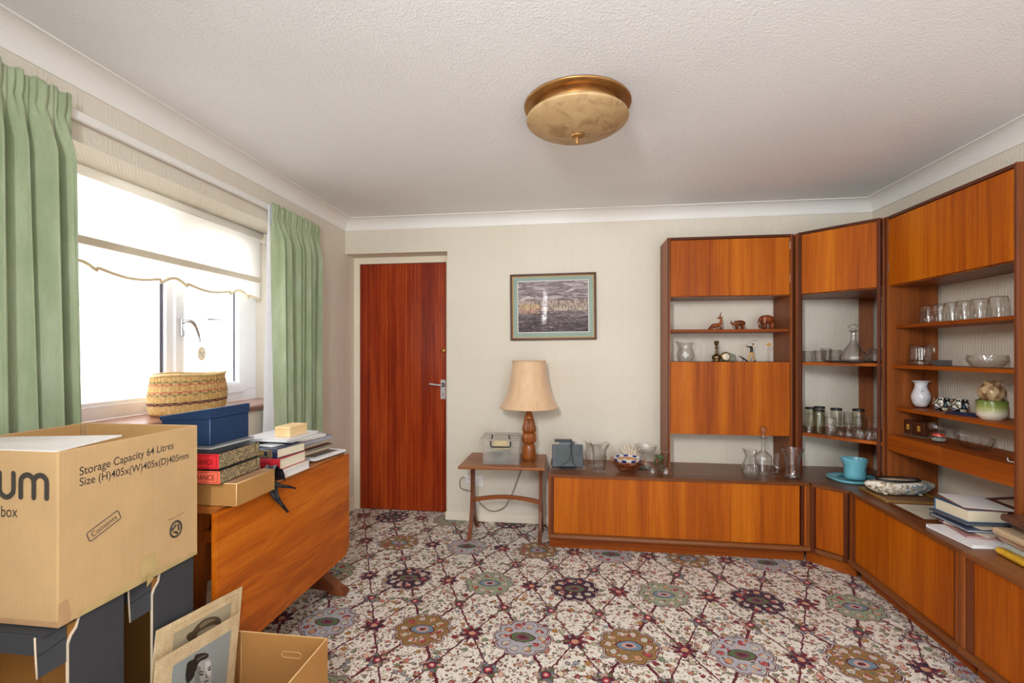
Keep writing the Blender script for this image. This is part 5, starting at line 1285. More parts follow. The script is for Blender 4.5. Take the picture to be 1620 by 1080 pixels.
lathe('crown', inner([(0.0, .0105), (.058, .0105), (.0595, .03), (.060, .06), (.062, .09), (.067, .118), (.070, .132)], .005), blue, ht, seg=48, sy=.86, wob=spout(.022, PI, .132, .045), loc=(.004, 0, .0))
redm = plain('red_transfer_print', srgb(170, 50, 50), .4); navyp = plain('navy_transfer_print', srgb(40, 44, 70), .4)
for (px_, pz_, m, s_) in [(.028, .088, redm, .007), (.022, .070, navyp, .006), (.036, .066, redm, .005), (.030, .076, navyp, .006), (.012, .060, navyp, .004)]:
    yy_ = -.86*math.sqrt(max(0, .0612**2-(px_-.0)**2))-.0015
    lathe('printed_mark', [(0, 0), (s_*.7, 0), (s_*.6, .0007), (0, .0008)], m, ht, rot=(PI/2, 0, R(20)), loc=(px_+.006, yy_, pz_), seg=10)
# gold framed tray and flat picture under the trough
t1 = thing('gilt_frame', 'gilt-edged picture frame lying flat under the ceramic trough', 'picture frame', (3.535, -.684, TP), R(-4))
boxes('frame_rail', [((-.150, -.136, 0), (.150, -.118, .012)), ((-.150, .116, 0), (.150, .134, .012)), ((-.150, -.117, 0), (-.132, .115, .012)), ((.132, -.117, 0), (.150, .115, .012))], plain('dull_gilt', srgb(176, 138, 70), .4, .4, var=.12, scale=60), t1, bev=.002)
box('panel', (-.1315, -.1165, .001), (.1315, .1145, .006), plain('brown_panel', srgb(120, 84, 48), .5), t1, bev=0)
t2 = thing('flat_picture', 'dark-framed pale print lying flat, half under the books', 'picture', (3.490, -.956, TP), R(-2))
boxes('frame_rail', [((-.115, -.128, 0), (.115, -.119, .010)), ((-.115, .119, 0), (.115, .128, .010)), ((-.115, -.1185, 0), (-.106, .1185, .010)), ((.106, -.1185, 0), (.115, .1185, .010))], fr_m, t2, bev=.001)
M_ = Mat('faded_print'); n = M_.noise(M_.map(), 16, 4, .6); M_.col(M_.ramp(n, [(.4, srgb(214, 206, 186)), (.6, srgb(200, 196, 178)), (.75, srgb(150, 160, 158))])); M_.set(rough=.3)
box('print', (-.1055, -.1185, 0), (.1055, .1185, .006), M_.m, t2, bev=0)
M_ = Mat('encrusted_pottery'); M_.set(rough=.35, coat=.3); v_ = M_.voro(M_.map(), 90); c1, c2, c3 = M_.sep(v_.outputs['Color']); n = M_.noise(M_.map(), 9, 3)
c_ = M_.ramp(c1, [(0, srgb(226, 216, 196)), (.35, srgb(196, 182, 156)), (.6, srgb(236, 230, 216)), (.85, srgb(150, 132, 104))], 'CONSTANT'); c_ = M_.mix((n.gt(.56))*(c2.gt(.45)), c_, srgb(122, 150, 164)); M_.col(c_); M_.bump(X(M_.nt, v_.outputs['Distance']), .8, .004); enc = M_.m
tr = thing('ceramic_trough', 'long bumpy cream and blue ceramic trough on the gilt frame', 'planter', (3.535, -.655, TP+.0125), R(2))
def trw(x, y, z, t): return x, y*(1-.0), z+.004*math.sin(t*3)
lathe('trough_body', [(0, .002), (.30, .002), (.62, .0), (.70, .004), (.86, .020), (.98, .040), (1.0, .052), (.95, .062), (.86, .066), (.60, .066), (0, .066)], enc, tr, seg=64, ribs=2, amp=.0, wob=lambda x, y, z, t: (x*.172+.006*math.cos(5*t), y*.062+.003*math.sin(7*t), z+.003*math.sin(4*t)*(z > .02)))
for sx_ in (-.09, .085):
    for sy_ in (-.03, .03): lathe('foot', [(0, 0), (.010, 0), (.008, .006), (0, .007)], enc, tr, loc=(sx_, sy_, -.0001), seg=12)
ov = thing('oval_frame', 'black-rimmed oval framed miniature lying on the ceramic trough', 'picture frame', (3.530, -.652, TP+.0820), R(2))
tube('oval_rim', [(.108*math.cos(2*PI*i/56), .050*math.sin(2*PI*i/56), .005) for i in range(56)], .0058, blackp, ov, seg=8, closed=True)
lathe('ivory_panel', [(0, .004), (1, .004), (1, 0.0015), (0, .0015)], plain('ivory_panel', srgb(226, 214, 190), .4, var=.08, scale=20), ov, seg=40, wob=lambda x, y, z, t: (x*.104, y*.046, z))

# ================================================================= BOOK STACK ON THE RIGHT
zc = TP
book('large white magazine at the bottom of the right-hand stack', (3.455, -1.262, zc), R(2), .235, .235, .0140, cover((236, 236, 238), .35), wpage, 'back'); zc += .0142
book('pink-grey illustrated catalogue on the white magazine', (3.495, -1.225, zc), R(-10), .200, .200, .0080, cover((176, 128, 122), .35), wpage, 'back'); zc += .0082
book('thin cream booklet with a picture cover, tilted in the right stack', (3.520, -1.215, zc), R(14), .200, .180, .0080, cover((206, 192, 170), .35), wpage, 'back'); zc += .0082
book('navy folder with a white edge, lower of two', (3.510, -1.178, zc), R(-2), .215, .225, .0100, cover((66, 80, 104), .4), wpage, 'back'); zc += .0102
book('slim cream brochure between the two navy folders', (3.535, -1.175, zc), R(9), .190, .19, .0060, cover((214, 200, 176), .35), wpage, 'back'); zc += .0062
book('dark blue folder under the thick book', (3.520, -1.150, zc), R(1), .210, .205, .0080, cover((52, 62, 84), .4), wpage, 'back'); zc += .0082
cream_p = plain('cream_page_edges', srgb(232, 220, 190), .8, var=.04, scale=300)
book('thick cream-paged book with a blue cover in the right stack', (3.515, -1.142, zc), R(2), .160, .180, .0520, cover((50, 104, 150), .4), cream_p, 'back', brd=.0025); zc += .0522
bk5 = book('brown and white card folder on top of the thick book', (3.535, -1.130, zc), R(-6), .175, .215, .0060, cover((112, 74, 64), .5), wpage, 'back'); zc += .0062
ls = box('white_sheet', (-.095, -.108, 0), (.095, .108, .0012), wpage, None, bev=0); ls.location = (3.548, -1.132, zc+.0002); ls.rotation_euler = (0, 0, R(-12)); tag(ls, 'plain white sheet of paper topmost on the right-hand stack', 'paper')
af = thing('open_photo_folder', 'brown photo folder with a cream window behind the stacked books', 'photograph', (3.690, -1.20, TP), rot=(0, R(-7), R(-5)))
box('support_books', (-.050, -.120, 0.004), (.055, .120, .118), cover((96, 66, 52)), af, bev=.002)
box('cover', (-.058, -.128, .1185), (.066, .128, .1235), cover((88, 52, 40)), af, bev=.001); box('window', (-.034, -.090, .1236), (.050, .090, .1245), plain('cream_photo_mount', srgb(206, 188, 160), .5), af, bev=0)

# ring albums, stacked
zc = TP
pvc = [((216, 168, 44), .024, 'gold-yellow ring album at the bottom of the nearest pile'), ((168, 178, 170), .022, 'pale green ring album second from the bottom of the pile'), ((176, 146, 116), .024, 'tan ring album in the middle of the nearest pile'),
       ((196, 172, 138), .026, 'cream-brown ring album with a blue edge, fourth in the pile'), ((70, 46, 36), .026, 'dark brown ring album second from the top of the pile'), ((92, 58, 44), .028, 'mottled brown padded album topmost in the nearest pile')]
pvp = plain('album_leaves', srgb(226, 208, 172), .6, var=.15, scale=200)
for i, (c, h, lb) in enumerate(pvc):
    off = [(0, 0), (.022, -.01), (.018, .012), (.006, .018), (.050, -.004), (.036, .020)][i]
    t = thing('ring_album', lb, 'album', (3.535+off[0], -1.585+off[1], zc), R([-6, -3, -8, -5, -9, -4][i]), 'ring albums in a pile')
    cm = plain('album_cover_%d' % i, srgb(*c), .3, var=.12, scale=30, coat=.3)
    w, d = .150, .150
    box('lower_cover', (-w, -d, 0), (w, d, .0025), cm, t, bev=.0006); box('upper_cover', (-w, -d, h-.0025), (w, d, h), cm, t, bev=.0006)
    box('leaves', (-w+.014, -d+.004, .0026), (w-.003, d-.004, h-.0026), pvp, t, bev=0)
    sp_ = [(-w+.002, .0003)]+[(-w+.002-.010*math.sin(PI*k/8), h/2-(h/2-.0003)*math.cos(PI*k/8)) for k in range(1, 8)]+[(-w+.002, h-.0003), (-w+.002, h-.0028)]+[(-w+.002-.0075*math.sin(PI*k/8), h/2+(h/2-.0028)*math.cos(PI*k/8)) for k in range(1, 8)]+[(-w+.002, .0028)]
    prism('rounded_spine', sp_, -d, d, cm, t, axis=1)
    for yy_ in (-.11, 0, .11): tube('binder_ring', [(-w+.010+.009*math.cos(2*PI*k/14), yy_, h/2+(h/2-.004)*math.sin(2*PI*k/14)) for k in range(14)], .0013, chrome, t, seg=5, closed=True)
    zc += h+.0002

# ================================================================= LEFT SHELF UNIT ORNAMENTS
SZ = 1.4213
# antelope
an = thing('carved_antelope', 'carved wooden antelope lying down with long horns, head turned back', 'figurine', (2.732, -.150, SZ))
skin('body', [(-.046, 0, .020), (-.025, 0, .026), (.004, 0, .030), (.022, 0, .034), (.028, 0, .055), (.026, 0, .078), (.010, 0, .082), (.002, 0, .076), (-.046, 0, .008)],
     [(0, 1), (1, 2), (2, 3), (3, 4), (4, 5), (5, 6), (6, 7), (0, 8)], [.013, .017, .017, .015, .008, .008, .008, .004, .007], carve_w, an)
for s in (-1, 1):
    tube('horn', [(.020, s*.003, .086), (.022, s*.006, .100), (.029, s*.009, .118)], .002, carve_w, an, seg=6, radii=[.0028, .0022, .0010])
    tube('ear', [(.028, s*.006, .084), (.036, s*.012, .090)], .002, carve_w, an, seg=6, radii=[.0035, .001])
    tube('folded_leg', [(.024, s*.012, .020), (.030, s*.015, .007), (.004, s*.017, .0045), (-.008, s*.017, .0045)], .004, carve_w, an, seg=7)
    tube('folded_leg', [(-.045, s*.010, .016), (-.030, s*.017, .006), (-.050, s*.017, .0045)], .004, carve_w, an, seg=7)
def quad(name, label, loc, bodyV, bodyE, bodyR, legs, extra, rz=0, group=None):
    t = thing(name, label, 'figurine', loc, rz, group); skin('body', bodyV, bodyE, bodyR, carve_w, t)
    for l in legs: tube('leg', [l[0], l[1], l[2]], .006, carve_w, t, seg=9, radii=l[3])
    for e in extra: tube(e[0], e[1], .003, e[3] if len(e) > 3 else carve_w, t, seg=8, radii=e[2])
    return t
quad('carved_rhinoceros', 'small carved wooden rhinoceros between the antelope and the elephant', (2.870, -.150, SZ),
     [(.044, 0, .038), (.030, 0, .043), (.012, 0, .046), (-.008, 0, .044), (-.024, 0, .038), (-.034, 0, .040), (-.050, 0, .048)], [(0, 1), (1, 2), (2, 3), (3, 4), (4, 5), (5, 6)], [.012, .019, .022, .019, .013, .010, .007],
     [((x, s*.010, .035), (x, s*.011, .018), (x+.001, s*.011, .0), [.009, .007, .007]) for x in (-.010, .026) for s in (-1, 1)],
     [('horn', [(-.043, 0, .048), (-.047, 0, .056), (-.048, 0, .066)], [.004, .003, .0008]), ('ear', [(-.020, .008, .050), (-.018, .011, .064)], [.004, .001]), ('ear', [(-.020, -.008, .050), (-.018, -.011, .064)], [.004, .001])])
el = quad('carved_elephant', 'carved wooden elephant with its trunk down, at the shelf end', (3.044, -.150, SZ),
     [(.052, 0, .058), (.030, 0, .066), (.008, 0, .071), (-.012, 0, .070), (-.030, 0, .074), (-.040, 0, .060), (-.044, 0, .040), (-.042, 0, .020), (-.034, 0, .008)], [(0, 1), (1, 2), (2, 3), (3, 4), (4, 5), (5, 6), (6, 7), (7, 8)], [.020, .029, .031, .028, .020, .012, .008, .0055, .004],
     [((x, s*.015, .045), (x, s*.016, .022), (x+.001, s*.016, .0), [.013, .010, .011]) for x in (-.012, .034) for s in (-1, 1)],
     [('tail', [(.056, 0, .065), (.060, 0, .045), (.058, 0, .030)], [.003, .002, .003])])
for s in (-1, 1):
    grid('ear', 7, 9, lambda u, v, s=s: (-.030+.034*u*(1-.35*v), s*(.016+.010*math.sin(u*2.2)), .090-.045*v-.006*math.sin(u*PI)), carve_w, el, thick=.003)
    tube('tusk', [(-.040, s*.008, .048), (-.050, s*.010, .036), (-.056, s*.010, .034)], .002, plain('ivory_white', srgb(226, 214, 190), .4), el, seg=6, radii=[.0028, .0022, .001])
FZ = 1.2085
ju = vessel('glass_jug', 'squat cut-glass jug at the left end above the drop flap', 'jug', (2.528, -.150, FZ), inner([(0, 0), (.042, 0), (.047, .005), (.056, .030), (.056, .055), (.047, .085), (.044, .105), (.054, .128)], .004), glass_cut, wob=spout(.016, PI, .128))
handle([(.048, 0, .118), (.072, 0, .122), (.088, 0, .100), (.084, 0, .06), (.060, 0, .036)], .005, glass_c, ju)
pewt = plain('dark_aged_brass', srgb(120, 98, 66), .35, .9, var=.25, scale=50)
vessel('candlestick', 'dark turned brass candlestick beside the small round clock', 'candlestick', (2.728, -.155, FZ), [(0, 0), (.030, 0), (.031, .004), (.022, .008), (.028, .018), (.030, .030), (.024, .042), (.010, .050), (.007, .060), (.011, .066), (.007, .072), (.007, .088), (.016, .093), (.007, .097), (.008, .108), (.014, .116), (.015, .134), (.018, .138), (.012, .139), (.011, .125), (0, .124)], pewt, seg=28)
ck = thing('mantel_clock', 'small round-faced clock in a green stone rock shape', 'clock', (2.795, -.145, FZ))
M_ = Mat('green_onyx'); M_.set(rough=.3, coat=.4); n = M_.noise(M_.map(), 40, 4, .7, 1.0); M_.col(M_.ramp(n, [(.35, srgb(78, 84, 70)), (.55, srgb(116, 120, 98)), (.7, srgb(150, 144, 120))])); onyx = M_.m
prism('stone_body', [(-.045, 0), (-.050, .025), (-.032, .055), (-.005, .066), (.028, .054), (.052, .046), (.060, .030), (.050, .006), (.044, 0)], -.018, .022, onyx, ck, axis=1, bev=.006)
bz_ = lathe('clock_bezel', [(0, 0), (.028, 0), (.030, .003), (.028, .008), (.024, .010), (0, .010)], brass, ck, rot=(PI/2, 0, 0), loc=(-.010, -.018, .031), seg=32)
lathe('clock_face', [(0, 0), (.0235, 0), (.0235, .0008), (0, .0008)], plain('cream_dial', srgb(232, 222, 196), .5, var=.02), ck, rot=(PI/2, 0, 0), loc=(-.010, -.0282, .031), seg=32)
boxes('clock_hands', [((-.0106, -.0305, .031), (-.0094, -.0296, .046)), ((-.010, -.0305, .0303), (.000, -.0296, .0317))], blackp, ck)
for k in range(12): a = k*PI/6; box('hour_mark', (-.0106+.0205*math.sin(a), -.0300, .0301+.0205*math.cos(a)), (-.0094+.0205*math.sin(a), -.0292, .0319+.0205*math.cos(a)), blackp, ck, bev=0)
lz = thing('lizard_ornament', 'little dark metal lizard propped beside the golfer figure', 'figurine', (2.895, -.160, FZ))
skin('body', [(.024, 0, .006), (.012, 0, .014), (-.002, 0, .024), (-.016, 0, .033), (-.030, 0, .038)], [(0, 1), (1, 2), (2, 3), (3, 4)], [.004, .006, .006, .004, .0015], blackp, lz)
for x, z in ((.016, .010), (-.004, .022)):
    for s in (-1, 1): tube('leg', [(x, 0, z), (x+.004, s*.010, z-.004), (x+.010, s*.012, .001 if x > 0 else z-.010)], .0015, blackp, lz, seg=5)
tube('prop', [(.0, 0, .024), (.0, 0, .0)], .002, blackp, lz, seg=6)
gf_ = thing('golfer_figurine', 'small painted figure of a golfer in a black top mid swing', 'figurine', (2.948, -.160, FZ))
trs = plain('tan_trousers', srgb(206, 160, 92), .5); blkp = plain('black_pullover', srgb(30, 30, 34), .5); skn = plain('figure_skin', srgb(206, 164, 130), .5); shoe = plain('figure_shoes', srgb(60, 40, 30), .5)
skin('trousers', [(0, 0, .070), (-.008, 0, .050), (-.018, -.002, .026), (-.026, -.004, .006), (.009, 0, .050), (.016, .002, .026), (.020, .004, .006)], [(0, 1), (1, 2), (2, 3), (0, 4), (4, 5), (5, 6)], [.009, .007, .0055, .0045, .007, .0055, .0045], trs, gf_)
skin('pullover', [(0, 0, .054), (.002, 0, .078), (.002, 0, .096), (-.012, -.006, .098), (-.026, -.010, .098), (-.036, -.008, .104)], [(0, 1), (1, 2), (2, 3), (3, 4), (4, 5)], [.009, .010, .011, .006, .004, .0035], blkp, gf_)
skin('head', [(.004, -.001, .094), (.008, -.002, .104), (.010, -.003, .110), (.011, -.003, .117)], [(0, 1), (1, 2), (2, 3)], [.004, .0045, .0068, .0055], skn, gf_)
lathe('cap', [(.0075, 0), (.0075, .003), (.005, .006), (0, .007)], blkp, gf_, loc=(.011, -.003, .114), seg=14)
tube('hands', [(-.036, -.008, .104), (-.042, -.008, .107)], .004, skn, gf_, seg=7)
tube('golf_club', [(-.042, -.008, .106), (-.010, -.006, .125), (.028, .0, .142), (.034, .0, .138)], .0012, plain('club_steel', srgb(120, 110, 100), .4, .7), gf_, seg=5)
for x in (-.028, .020): box('shoe', (x-.006, -.014, 0), (x+.006, .006, .006), shoe, gf_, bev=.002)
fl_ = thing('bird_on_stem', 'tiny yellow bird perched on a thin upright wire stem', 'ornament', (3.052, -.165, FZ))
lathe('base', [(0, 0), (.010, 0), (.008, .003), (0, .004)], pewt, fl_, seg=16); tube('wire', [(0, 0, .003), (.001, 0, .03), (-.001, 0, .06), (0, 0, .108)], .0013, plain('dark_wire', srgb(120, 96, 70), .5), fl_, seg=5)
ybird = plain('yellow_bird', srgb(214, 160, 52), .4, var=.15, scale=60)
skin('bird_body', [(-.012, 0, .116), (0, 0, .113), (.012, 0, .112), (.024, 0, .116)], [(0, 1), (1, 2), (2, 3)], [.0045, .0075, .006, .0018], ybird, fl_)
grid('wing', 4, 5, lambda u, v: (-.004+.016*u, -.006-.003*v, .117+.010*v*(1-u)), ybird, fl_, thick=.001)

# ================================================================= CORNER UNIT GLASSES
def cpos(s, o):   # s metres along the diagonal front from its left end, o behind it
    return (3.180+.0+s*.7071+o*.7071, -.290-s*.7071+o*.7071)
K1 = 1.2085
tum = inner([(0, 0), (.030, 0), (.032, .004), (.036, .045), (.038, .082)], .003)
def glass_at(label, s, o, z, prof, m, group, name='tumbler', **k):
    x, y = cpos(s, o); return vessel(name, label, 'glass', (x, y, z), prof, m, group=group, seg=32, **k)
g1 = glass_at('cut-glass tumbler at the far left of the upper corner shelf', .032, .07, K1, inner([(0, 0), (.026, 0), (.028, .004), (.032, .070)], .003), glass_cut, 'tumblers on the upper corner shelf')
for lb, s, o, sc_ in [('tall clear tumbler second from the left on the upper corner shelf', .10, .17, (1, 1, 1.25)), ('cut tumbler third from the left on the upper corner shelf', .104, .06, (1.10, 1.15, 1.05)), ('cut tumbler directly left of the round decanter', .166, .118, (1.1, 1.1, 1.0)),
                      ('cut tumbler directly right of the round decanter', .380, .055, (1.05, 1.05, 1.1)), ('right-hand end tumbler on the upper corner shelf', .366, .140, (1.05, 1.05, 1.1))]:
    x, y = cpos(s, o); q = dup(g1, (x, y, K1+(.0065 if s > .15 else 0)), 0, lb); q.scale = sc_
x, y = cpos(.27, .10)
ty_ = thing('round_tray', 'dark round drinks tray under the decanter on the corner shelf', 'tray', (x, y, K1))
lathe('tray_disc', [(0, 0), (.125, 0), (.140, .004), (.146, .009), (.1445, .0105), (.136, .0055), (0, .0045)], plain('dark_steel_tray', srgb(70, 68, 66), .25, .8), ty_, seg=56)
x, y = cpos(.272, .085)
sd = vessel('ship_decanter', 'broad-based cut-glass decanter with a mushroom stopper', 'decanter', (x, y, K1+.0052), inner([(0, 0), (.058, 0), (.066, .004), (.070, .018), (.068, .034), (.056, .062), (.038, .088), (.022, .112), (.015, .135), (.013, .165), (.016, .178), (.026, .183), (.026, .187), (.016, .189)], .0035), glass_cut, seg=56, ribs=14, amp=.02, twist=16)
lathe('stopper', [(0, .175), (.009, .176), (.011, .190), (.012, .198), (.030, .205), (.030, .211), (.018, .221), (0, .226)], glass_cut, sd, seg=32, ribs=10, amp=.04)
K2 = .7625
tall = [(.029, 0), (.030, .10), (.0305, .150), (.028, .1535), (0, .1535)]
def smoky(label, s, o, h=1.0):
    x, y = cpos(s, o); t = thing('tall_glass', label, 'glass', (x, y, K2), 0, 'smoky highball glasses stood upside down')
    lathe('glass_wall', tall, glass_smoke, t, seg=32); lathe('black_base', [(.0300, .143), (.0308, .144), (.0308, .1535), (.029, .1550), (0, .1550)], blackp, t, seg=32); t.scale = (1, 1, h); return t
for lb, s, o, h in [('smoky tall glass with a black base, furthest left and half hidden by the post', .030, .120, 1.0), ('smoky tall glass with a black base, second from left', .075, .135, 1.05), ('smoky tall glass with a black base in front, third from left', .100, .050, .98), ('smoky tall glass behind the cut tumbler, black base up', .175, .110, 1.05), ('smoky tall glass behind the goblets, black base up', .285, .125, 1.08)]: smoky(lb, s, o, h)
stem = [(.026, 0), (.030, .015), (.031, .038), (.024, .056), (.007, .066), (.0035, .074), (.0035, .100), (.008, .108), (.026, .114), (.028, .1155), (0, .116)]
def stemmed(label, s, o, sc_=(1, 1, 1), m=glass_c, name='wine_glass'):
    x, y = cpos(s, o); t = vessel(name, label, 'glass', (x, y, K2), stem, m, group='stemmed glasses stood upside down', seg=32); t.scale = sc_; return t
stemmed('small stemmed glass upside down in front of the leftmost smoky glasses', .048, .042, (.85, .85, 1.05), name='sherry_glass')
glass_at('diamond-cut tumbler in front of the fourth smoky glass', .165, .045, K2, inner([(0, 0), (.028, 0), (.030, .004), (.033, .06), (.035, .112)], .003), glass_cut, 'tumblers on the lower corner shelf')
glass_at('plain tall flute glass at the back middle of the lower corner shelf', .225, .150, K2, inner([(0, 0), (.022, 0), (.024, .004), (.028, .14)], .002), glass_c, 'tumblers on the lower corner shelf', name='flute_glass')
for lb, s, o, sc_ in [('short goblet upside down just right of the diamond-cut tumbler', .215, .060, (.8, .8, .66)), ('round goblet upside down at the shelf front, middle', .262, .040, (1.1, 1.1, .74)), ('stemmed glass upside down behind the round goblet', .290, .085, (.9, .9, 1.05)),
                      ('tall stemmed glass upside down right of the round goblet', .322, .040, (1.05, 1.05, 1.12)), ('stemmed glass upside down near the right post, front', .360, .040, (.95, .95, 1.08)), ('stemmed glass upside down near the right post, behind', .370, .095, (1, 1, 1.12)), ('small goblet upside down against the right post', .392, .045, (.7, .7, .95))]: stemmed(lb, s, o, sc_)

# ================================================================= RIGHT UNIT ORNAMENTS
tp6 = [(.036, 0), (.038, .010), (.0375, .035), (.034, .070), (.030, .090), (.028, .094), (0, .095)]
base6 = None
for i, y in enumerate([-.735, -.815, -.892, -.965, -1.050, -1.145]):
    lb = ['cut-glass tumbler upside down, leftmost of six on the top right shelf', 'upside-down cut tumbler, second from the left of six on the top right shelf', 'upside-down cut tumbler, third from the left of six on the top right shelf', 'upside-down cut tumbler, third from the right of six on the top right shelf', 'upside-down cut tumbler, second from the right of six on the top right shelf', 'upside-down cut tumbler, rightmost of six on the top right shelf'][i]
    if base6 is None: base6 = vessel('tumbler', lb, 'glass', (3.625, y, 1.4213), tp6, glass_c, group='six upside-down tumblers', seg=36); lathe('cut_base', [(.0345, .066), (.0310, .086), (.0285, .0945), (0, .0955)], glass_cut, base6, seg=36, ribs=12, amp=.03)
    else: dup(base6, (3.625, y, 1.4213), i*.7, lb)
tk = vessel('glass_tankard', 'clear straight-sided glass tankard on the middle right shelf', 'tankard', (3.640, -.655, 1.2003), inner([(0, 0), (.052, 0), (.054, .004), (.052, .020), (.050, .024), (.048, .030), (.047, .112)], .003), glass_c, rz=RB+R(0))
handle([(.047, 0, .098), (.072, 0, .112), (.090, 0, .100), (.092, 0, .065), (.074, 0, .036), (.049, 0, .040)], .007, glass_c, tk)
co = thing('coaster_stack', 'small stack of dark square coasters behind the tankard', 'coasters', (3.700, -.725, 1.2003), R(6))
for k in range(4): box('coaster', (-.026, -.026, .0071*k), (.026, .026, .0071*k+.0066), plain('dark_grey_slate', srgb(92, 90, 90), .5), co, bev=.001)
vessel('cut_glass_bowl', 'low cut-glass bowl at the near end of the middle right shelf', 'bowl', (3.655, -1.050, 1.2003), inner([(0, 0), (.048, 0), (.052, .003), (.062, .014), (.072, .034), (.070, .050), (.069, .056)], .004), glass_cut, seg=56, ribs=20, amp=.01)
M_ = Mat('white_marbled_glass'); M_.set(rough=.15, coat=.5); n = M_.noise(M_.map((1, 1, 1), rot=(0, .7, 0)), 14, 3, .5, 1.5)
M_.col(M_.ramp(n, [(.0, srgb(222, 222, 224)), (.57, srgb(214, 216, 220)), (.60, srgb(120, 122, 136)), (.63, srgb(216, 218, 222))])); mw = M_.m
vv_ = vessel('glass_vase', 'white marbled glass vase with a clear foot on the third shelf', 'vase', (3.650, -.642, .9673), inner([(0, .006), (.024, .006), (.034, .022), (.042, .050), (.041, .072), (.032, .098), (.0265, .118), (.030, .136), (.044, .147)], .004), mw)
lathe('clear_foot', [(0, 0), (.024, 0), (.027, .004), (.026, .009), (0, .0055)], glass_c, vv_, seg=36)
sx2 = thing('mosaic_glass_holder', 'pair of dark mosaic glass tealight holders beside the white vase', 'candle holder', (3.672, -.815, .9673), R(-85))
M_ = Mat('mosaic_glass'); M_.set(rough=.15, coat=.4); v_ = M_.voro(M_.map(), 46); c1, c2, c3 = M_.sep(v_.outputs['Color']); ed = M_.N.new('ShaderNodeTexVoronoi'); ed.feature = 'DISTANCE_TO_EDGE'; ed.inputs['Scale'].default_value = 46; M_.L.new(M_.map(), ed.inputs['Vector'])
c_ = M_.ramp(c1, [(0, srgb(206, 198, 176)), (.3, srgb(150, 168, 186)), (.5, srgb(198, 150, 116)), (.7, srgb(224, 220, 208)), (.88, srgb(84, 110, 130))], 'CONSTANT'); c_ = M_.mix(X(M_.nt, ed.outputs['Distance']).lt(.12), c_, srgb(24, 26, 30)); M_.col(c_)
for k in (-1, 1): lathe('mosaic_cup', inner([(0, 0), (.024, 0), (.030, .010), (.036, .036), (.032, .058), (.034, .066)], .003), M_.m, sx2, loc=(k*.037, k*.012, 0), seg=28)
nc = thing('napkin', 'folded navy cloth lying flat in front of the green pot', 'cloth', (3.640, -.945, .9673), R(-80))
prism('folded_cloth', [(-.072, -.028), (.062, -.032), (.078, .012), (.040, .034), (-.060, .024)], 0, .0055, cover((30, 42, 84), .8), nc, bev=.002); prism('upper_fold', [(-.060, -.020), (.040, -.024), (.056, .010), (.020, .024), (-.05, .016)], .0057, .0095, cover((30, 42, 84), .8), nc, bev=.0015)
M_ = Mat('green_cream_glaze'); M_.set(rough=.2, coat=.5); x_, y_, z_ = M_.sep(M_.coord('Object')); n = M_.noise(M_.map((1, 1, 3)), 30, 3)
M_.col(M_.ramp(z_*11.0+(n-.5)*.18, [(.30, srgb(228, 222, 202)), (.42, srgb(204, 206, 160)), (.62, srgb(146, 160, 84)), (.9, srgb(104, 122, 56))])); gg = M_.m
GX, GY = 3.640, -1.092
vessel('ceramic_pot', 'green to cream glazed cylindrical pot under the brown vase', 'pot', (GX, GY, .9673), [(0, 0), (.038, 0), (.040, .004), (.046, .010), (.0525, .018), (.0535, .04), (.0540, .080), (.0525, .086), (.049, .0875), (.046, .084), (.045, .078), (0, .076)], gg, seg=48)
M_ = Mat('brown_streaked_glaze'); M_.set(rough=.2, coat=.5); n = M_.noise(M_.map((1, 1, .5), rot=(.9, .3, 0)), 34, 3, .5, .6)
M_.col(M_.ramp(n, [(.35, srgb(112, 78, 46)), (.5, srgb(190, 160, 118)), (.65, srgb(214, 190, 150))]))
vessel('ceramic_vase', 'brown streaked round vase standing on the green pot', 'vase', (GX, GY, .9673+.0765), inner([(0, 0), (.030, 0), (.033, .004), (.042, .020), (.0475, .040), (.046, .056), (.036, .072), (.028, .080), (.032, .090), (.040, .096)], .004), M_.m, seg=40)
DZ = .8153
bs = thing('wooden_desk_box', 'dark wooden box with two square brass inlays at the drawer shelf end', 'box', (3.628, -.662, DZ), RB+R(3))
dkw = wood('dark_walnut', 0, srgb(48, 24, 14), srgb(74, 38, 22), srgb(96, 54, 32), rough=.3, coat=.3)
box('base_board', (-.072, -.040, 0), (.078, .040, .006), plain('grey_base', srgb(110, 96, 84), .5), bs, bev=.001); box('box_body', (-.064, -.034, .0062), (-.006, .034, .082), dkw, bs, bev=.002); box('box_body', (-.005, -.030, .0062), (.072, .034, .082), dkw, bs, bev=.002)
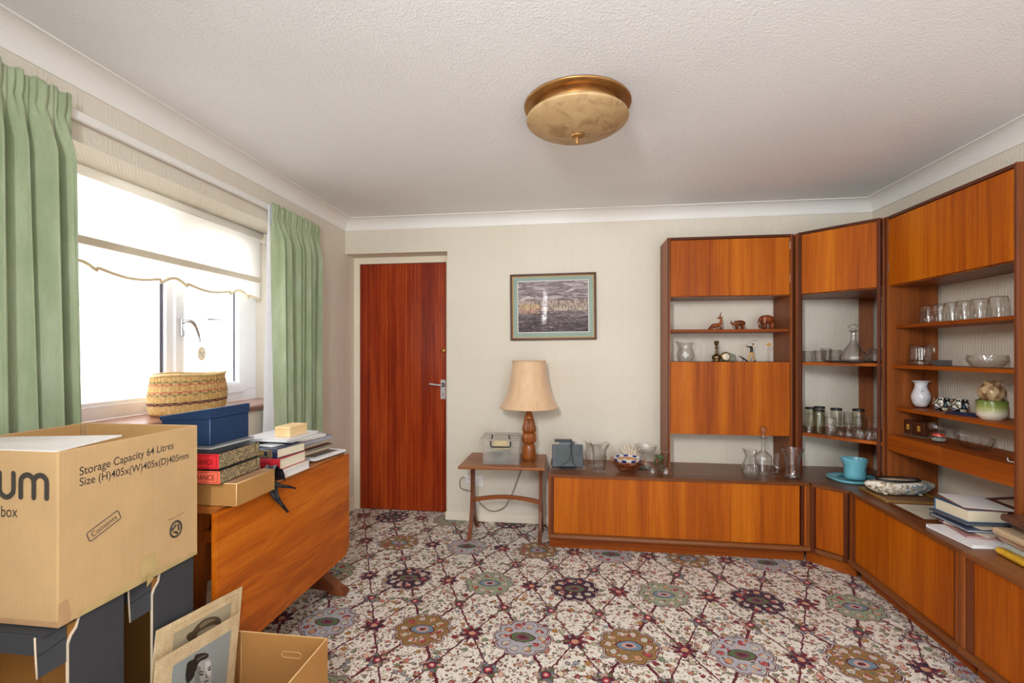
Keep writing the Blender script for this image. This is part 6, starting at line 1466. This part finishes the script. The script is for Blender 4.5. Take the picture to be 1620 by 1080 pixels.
for cx_, yf in ((-.030, -.0345), (.038, -.0305)): box('brass_inlay', (cx_-.009, yf-.0006, .032), (cx_+.009, yf-.0001, .060), plain('inlay_yellow', srgb(206, 160, 70), .4), bs, bev=0); box('inlay_centre', (cx_-.003, yf-.0012, .043), (cx_+.003, yf-.0007, .050), blackp, bs, bev=0)
vessel('brandy_glass', 'small clear stemmed glass behind the paperweight', 'glass', (3.628, -.778, DZ), inner([(0, 0), (.025, 0), (.026, .003), (.006, .007), (.005, .022), (.018, .034), (.030, .055), (.032, .075), (.026, .094)], .002), glass_c, seg=36)
pw = thing('glass_paperweight', 'round glass paperweight with a red flower inside', 'paperweight', (3.596, -.845, DZ))
lathe('glass_dome', [(0, 0), (.022, 0), (.032, .008), (.0385, .024), (.038, .038), (.030, .054), (.016, .062), (0, .064)], glass_c, pw, seg=40)
lathe('coloured_ground', [(0, .004), (.026, .008), (.031, .018), (.020, .024), (0, .025)], plain('speckled_ground', srgb(150, 160, 150), .4, var=.5, scale=140), pw, seg=24)
redg = plain('bright_red_glass', srgb(206, 52, 30), .25, coat=.3, var=.15, scale=60)
for k in range(7): a = 2*PI*k/7; lathe('red_petal', [(0, -.006), (.009, -.003), (.010, .004), (0, .008)], redg, pw, loc=(.016*math.cos(a), .016*math.sin(a), .036), seg=12)
lathe('red_petal', [(0, -.006), (.009, -.003), (.009, .004), (0, .008)], redg, pw, loc=(0, 0, .040), seg=12)
cr = vessel('crystal_basket', 'long cut-crystal boat-shaped dish on the drawer shelf', 'bowl', (3.640, -1.000, DZ), inner([(0, 0), (.50, 0), (.56, .02), (.70, .10), (.92, .30), (1.0, .46), (.98, .52)], .05), glass_cut, seg=64, rz=RB, wob=lambda x, y, z, t: (x*.098+.003*math.cos(9*t), y*.045+.002*math.sin(11*t), z*.11+(.008*abs(math.cos(t))**3 if z > .3 else 0)))
tube('end_curl', [(-.100+.014*math.cos(k*PI/6), 0, .046+.014*math.sin(k*PI/6)) for k in range(13)], .0055, glass_cut, cr, seg=7)
hk = tube('white_hook', spline([(3.560, -1.268, DZ+.016), (3.560, -1.270, DZ+.0035), (3.562, -1.276, DZ+.0022), (3.564, -1.294, DZ+.0022)], 5), .0020, whitep, None, seg=7); tag(hk, 'small white L-shaped hook lying at the near end of the drawer shelf', 'hook')
